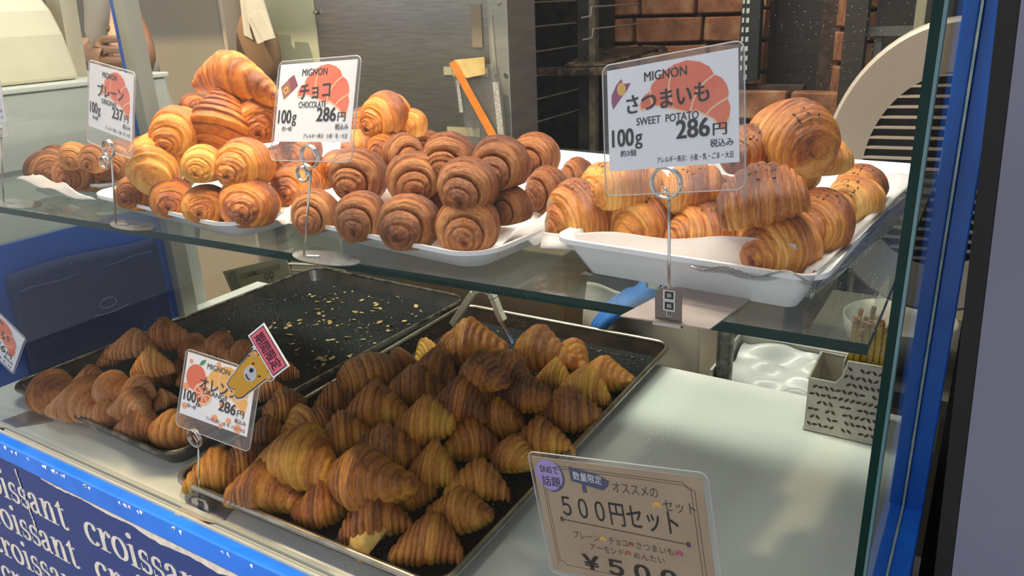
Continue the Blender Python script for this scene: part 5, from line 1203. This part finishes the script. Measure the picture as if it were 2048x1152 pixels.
MB().prism([ony(88,-20,.83), ony(116,-20,.83), ony(147,172,.83), ony(118,178,.83)][::-1], (0,.03,0)).build('cream_upright', M['cream'], None, 'slanting cream upright bar beside the cash register', 'post')
MB().lathe([(0,0),(.045,0),(.05,.02),(.043,.045),(0,.052)], (*ony(82,168,.80)[:2], .463), 28).build('white_cup', mat('off_white_cup', (.62,.58,.48), .3), None, 'low off-white round container behind the slanting upright', 'container', smooth=True)
# skin-modifier figures
def figure(name, nodes, edges, m, parent=None, sub=2, label=None, cat=None, root=0, grp=None):
    me = bpy.data.meshes.new(name); org = np.array(nodes[0][0], float) if parent is None else WL[parent]
    me.from_pydata([tuple(np.array(p, float) - org) for p, r_ in nodes], edges, []); me.materials.append(m)
    o = bpy.data.objects.new(name, me); COL.objects.link(o)
    if parent is None: o.location = org.tolist(); WL[o] = org
    else: o.parent = parent; WL[o] = org
    sk = o.modifiers.new('skin', 'SKIN'); sk.use_smooth_shade = True
    for i, (p, r_) in enumerate(nodes):
        rad = r_ if isinstance(r_, tuple) else (r_, r_); me.skin_vertices[0].data[i].radius = rad
    me.skin_vertices[0].data[root].use_root = True
    ss = o.modifiers.new('sub', 'SUBSURF'); ss.levels = sub; ss.render_levels = sub
    return tag(o, label, cat, grp)
skin_m = mat('skin', (.42,.22,.13), .55, c2=(.38,.19,.11), ns=10)
def hand_nodes(wr, dirv, side, nrm, L_=.17, curl=.35, base=0):
    """wrist point, finger direction, thumb side, back-of-hand normal -> nodes, edges with five unequal fingers"""
    d, s_, n_ = [np.array(v, float)/np.linalg.norm(v) for v in (dirv, side, nrm)]; wr = np.array(wr, float); N = [(wr, (.022,.016))]; Eg = []
    pal = wr + d*L_*.24; N.append((pal, (.030,.014))); Eg.append((0, 1)); pm2 = wr + d*L_*.44; N.append((pm2, (.030,.012))); Eg.append((1, 2))
    for k, (o_, ln) in enumerate(((.030,.40),(.010,.46),(-.010,.42),(-.029,.33))):
        b0 = wr + d*L_*.50 + s_*o_; i0 = len(N); N.append((b0, .0090)); Eg.append((2, i0)); p = b0; dd = d.copy()
        for j in range(3):
            dd = dd - n_*curl*(.5+.3*j); dd /= np.linalg.norm(dd); p = p + dd*ln*L_*(.45,.32,.25)[j]; N.append((p, (.0085,.0078,.0066)[j])); Eg.append((len(N)-2, len(N)-1))
    p = wr + d*L_*.16 + s_*.030; N.append((p, .011)); Eg.append((1, len(N)-1))
    for j in range(2): p = p + (d*.75 + s_*.55 - n_*.25)*L_*.20; N.append((p, (.0095,.0078)[j])); Eg.append((len(N)-2, len(N)-1))
    return N, Eg
def merge(*parts):
    N, Eg = [], []
    for nn, ee, link in parts:
        o_ = len(N); N += nn; Eg += [(a+o_, b+o_) for a, b in ee]
        if link is not None: Eg.append((link, o_))
    return N, Eg
# person beyond the left glass, one arm laid across the picture
sh_ = ony(120, -330, 1.35); 
el_p = ony(20, 108, 1.06); wr_p = ony(178, 118, .985)
N, Eg = hand_nodes(wr_p, ony(250,100,.95)-wr_p, (0,.2,1), (0,-1,.4), .16, .25)
arm = [(el_p, .036), ((el_p+wr_p)/2, .034)]
Na = [(np.array([-1.98,1.25,-.02]), (.13,.10)), (np.array([-1.98,1.26,.28]), (.15,.11)), (np.array([-1.98,1.27,.52]), (.06,.06)), (np.array([-1.97,1.27,.60]), .055), (np.array([-1.97,1.26,.72]), (.075,.09)), (np.array([-1.97,1.27,.80]), .05)]
shl = (np.array([-1.83,1.22,.46]), .055)
nodes = Na + [shl, (np.array([-1.86,1.12,.48]), .045), (el_p, .038), ((el_p+wr_p)/2, .034)]
edges = [(0,1),(1,2),(2,3),(3,4),(4,5),(2,6),(6,7),(7,8),(8,9)]
nodes2 = nodes + N; edges2 = edges + [(a+10, b+10) for a, b in Eg] + [(9, 10)]
pr_ = empty('person', (-1.98, 1.25, -.95), 'person beyond the left end glass, bare forearm reaching right', 'person')
figure('body', nodes2, edges2, skin_m, pr_, 1)
figure('white_shirt', [(np.array([-1.98,1.25,-.10]), (.16,.12)), (np.array([-1.98,1.26,.20]), (.175,.13)), (np.array([-1.98,1.27,.47]), (.10,.09)), (np.array([-1.83,1.22,.45]), .07)], [(0,1),(1,2),(2,3)], mat('white_shirt', (.55,.52,.46), .8), pr_, 1)
figure('hair', [(np.array([-1.97,1.29,.80]), .09), (np.array([-1.97,1.32,.72]), .08)], [(0,1)], mat('dark_hair', (.02,.014,.01), .7), pr_, 1)
figure('trousers', [(np.array([-1.98,1.25,-.12]), .15), (np.array([-1.90,1.25,-.50]), .08), (np.array([-1.90,1.25,-.93]), .05), (np.array([-2.06,1.25,-.50]), .08), (np.array([-2.06,1.25,-.93]), .05)], [(0,1),(1,2),(0,3),(3,4)], mat('dark_trousers', (.02,.02,.025), .8), pr_, 1)
# pale sleeve hanging down behind the left post
figure('hanging_cloth', [(ony(190,-60,.98), (.035,.02)), (ony(195,20,.98), (.03,.018)), (ony(192,70,.98), (.028,.016)), (ony(202,100,.98), .010)], [(0,1),(1,2),(2,3)], mat('pale_cloth', (.55,.48,.42), .8), None, 1, 'pale cloth hanging down behind the left blue post', 'cloth')
# crouching worker behind the counter, only apron and a blue-gloved hand show
wk = empty('person', (-.44, 1.30, -.95), 'crouching shop worker in beige apron with one blue rubber glove', 'person')
ap = mat('beige_apron_cloth', (.56,.49,.38), .85, c2=(.48,.41,.31), ns=6, bump=.3, bs=30)
gl = mat('blue_nitrile_glove', (.05,.22,.62), .4, c2=(.04,.18,.55), ns=20)
wr = ony(1335, 566, 1.17); tipd = ony(1215, 628, 1.15) - wr
N, Eg = hand_nodes(wr + np.array([.0,0,.004]), tipd, (-.25,.9,.1), (-.2,-.25,1), .175, .22)
N = [(p, tuple(q*1.3 for q in (r_ if isinstance(r_, tuple) else (r_, r_)))) for p, r_ in N]
figure('gloved_hand', N, Eg, gl, wk, 2, label='blue rubber glove')
elb = ony(1420, 560, 1.235); sho = np.array([-.405, 1.31, .10])
figure('sleeve', [(wr + np.array([.006,.0,.004]), .026), ((wr*2+elb)/3, .030), (elb, .028), (sho, .04)], [(0,1),(1,2),(2,3)], mat('tan_sleeve', (.50,.41,.25), .85), wk, 1)
figure('torso', [(np.array([-.44,1.33,-.62]), (.15,.11)), (np.array([-.455,1.31,-.30]), (.16,.11)), (np.array([-.46,1.30,-.08]), (.145,.09)), (np.array([-.46,1.32,.08]), (.09,.06))], [(0,1),(1,2),(2,3)], ap, wk, 1)
figure('head', [(np.array([-.46,1.33,.07]), .042), (np.array([-.457,1.335,.13]), .042), (np.array([-.455,1.32,.18]), (.058,.07)), (np.array([-.455,1.325,.235]), (.066,.08)), (np.array([-.453,1.33,.27]), .05), (np.array([-.462,1.245,.20]), .010)], [(0,1),(1,2),(2,3),(3,4),(3,5)], skin_m, wk, 2)
figure('cap', [(np.array([-.455,1.335,.262]), (.078,.092)), (np.array([-.453,1.34,.30]), (.07,.08))], [(0,1)], mat('white_cap', (.6,.6,.58), .8), wk, 2)
for sx in (-1, 1): MB().lathe([(0,-.004),(.005,-.002),(.005,.002),(0,.004)], (-.458+.026*sx, 1.252, .225), 10).build('eye', M['ink'], wk)
MB().tube([(-.478,1.256,.165),(-.460,1.250,.163),(-.442,1.256,.165)], .003, 6).build('mouth', mat('lip', (.30,.09,.07), .5), wk)
figure('folded_legs', [(np.array([-.44,1.36,-.66]), .12), (np.array([-.58,1.18,-.50]), .08), (np.array([-.58,1.30,-.90]), .05), (np.array([-.32,1.18,-.50]), .08), (np.array([-.32,1.30,-.90]), .05)], [(0,1),(1,2),(0,3),(3,4)], mat('brown_trousers', (.16,.10,.06), .85), wk, 1)
rr = random.Random(5); fo = [(rr.uniform(4,14), rr.uniform(3,10), rr.uniform(0,6), rr.uniform(.003,.007)) for _ in range(6)]
MB().grid(lambda u, v: np.array([-.60+.235*u, 1.165+.03*math.cos(3*u), -.115+.19*v]) + np.array([0,1,0])*sum(a*math.sin(p*u+q*v+f_) for p, q, f_, a in fo), 50, 30).build('apron_front', ap, wk, smooth=True, solid=.002)
# navy denim bag built solid in place of a shopper's bag reflection
db = empty('reflected_bag', (-1.31, .80, .0), 'navy denim bag leaning against the blue board at the left end', 'bag')
MB().grid(lambda u, v: (XL+.010+.012*math.sin(math.pi*u)*(.6+.4*v), .575+.27*u, .003+.175*v+.006*math.sin(5*u)), 20, 12).build('bag_front', M['navy'], db, smooth=True, solid=.004)
MB().tube([(XL+.020, .585+.015*k, .150+.002*math.sin(k)) for k in range(17)], .0011, 6).build('hem_stitching', mat('navy_thread', (.03,.05,.16), .8), db)
MB().tube([(XL+.026, .72+.013*math.cos(a)*1.2, .085+.009*math.sin(a)) for a in [6.283*k/20 for k in range(20)]], .0006, 5, closed=True).build('stitched_emblem', mat('grey_thread', (.16,.18,.26), .7), db)
MB().tube([(XL+.026, .69+.006*k, .070-.004*math.sin(k/11*3.14)) for k in range(12)], .0006, 5).build('stitched_emblem', mat('grey_thread2', (.16,.18,.26), .7), db)
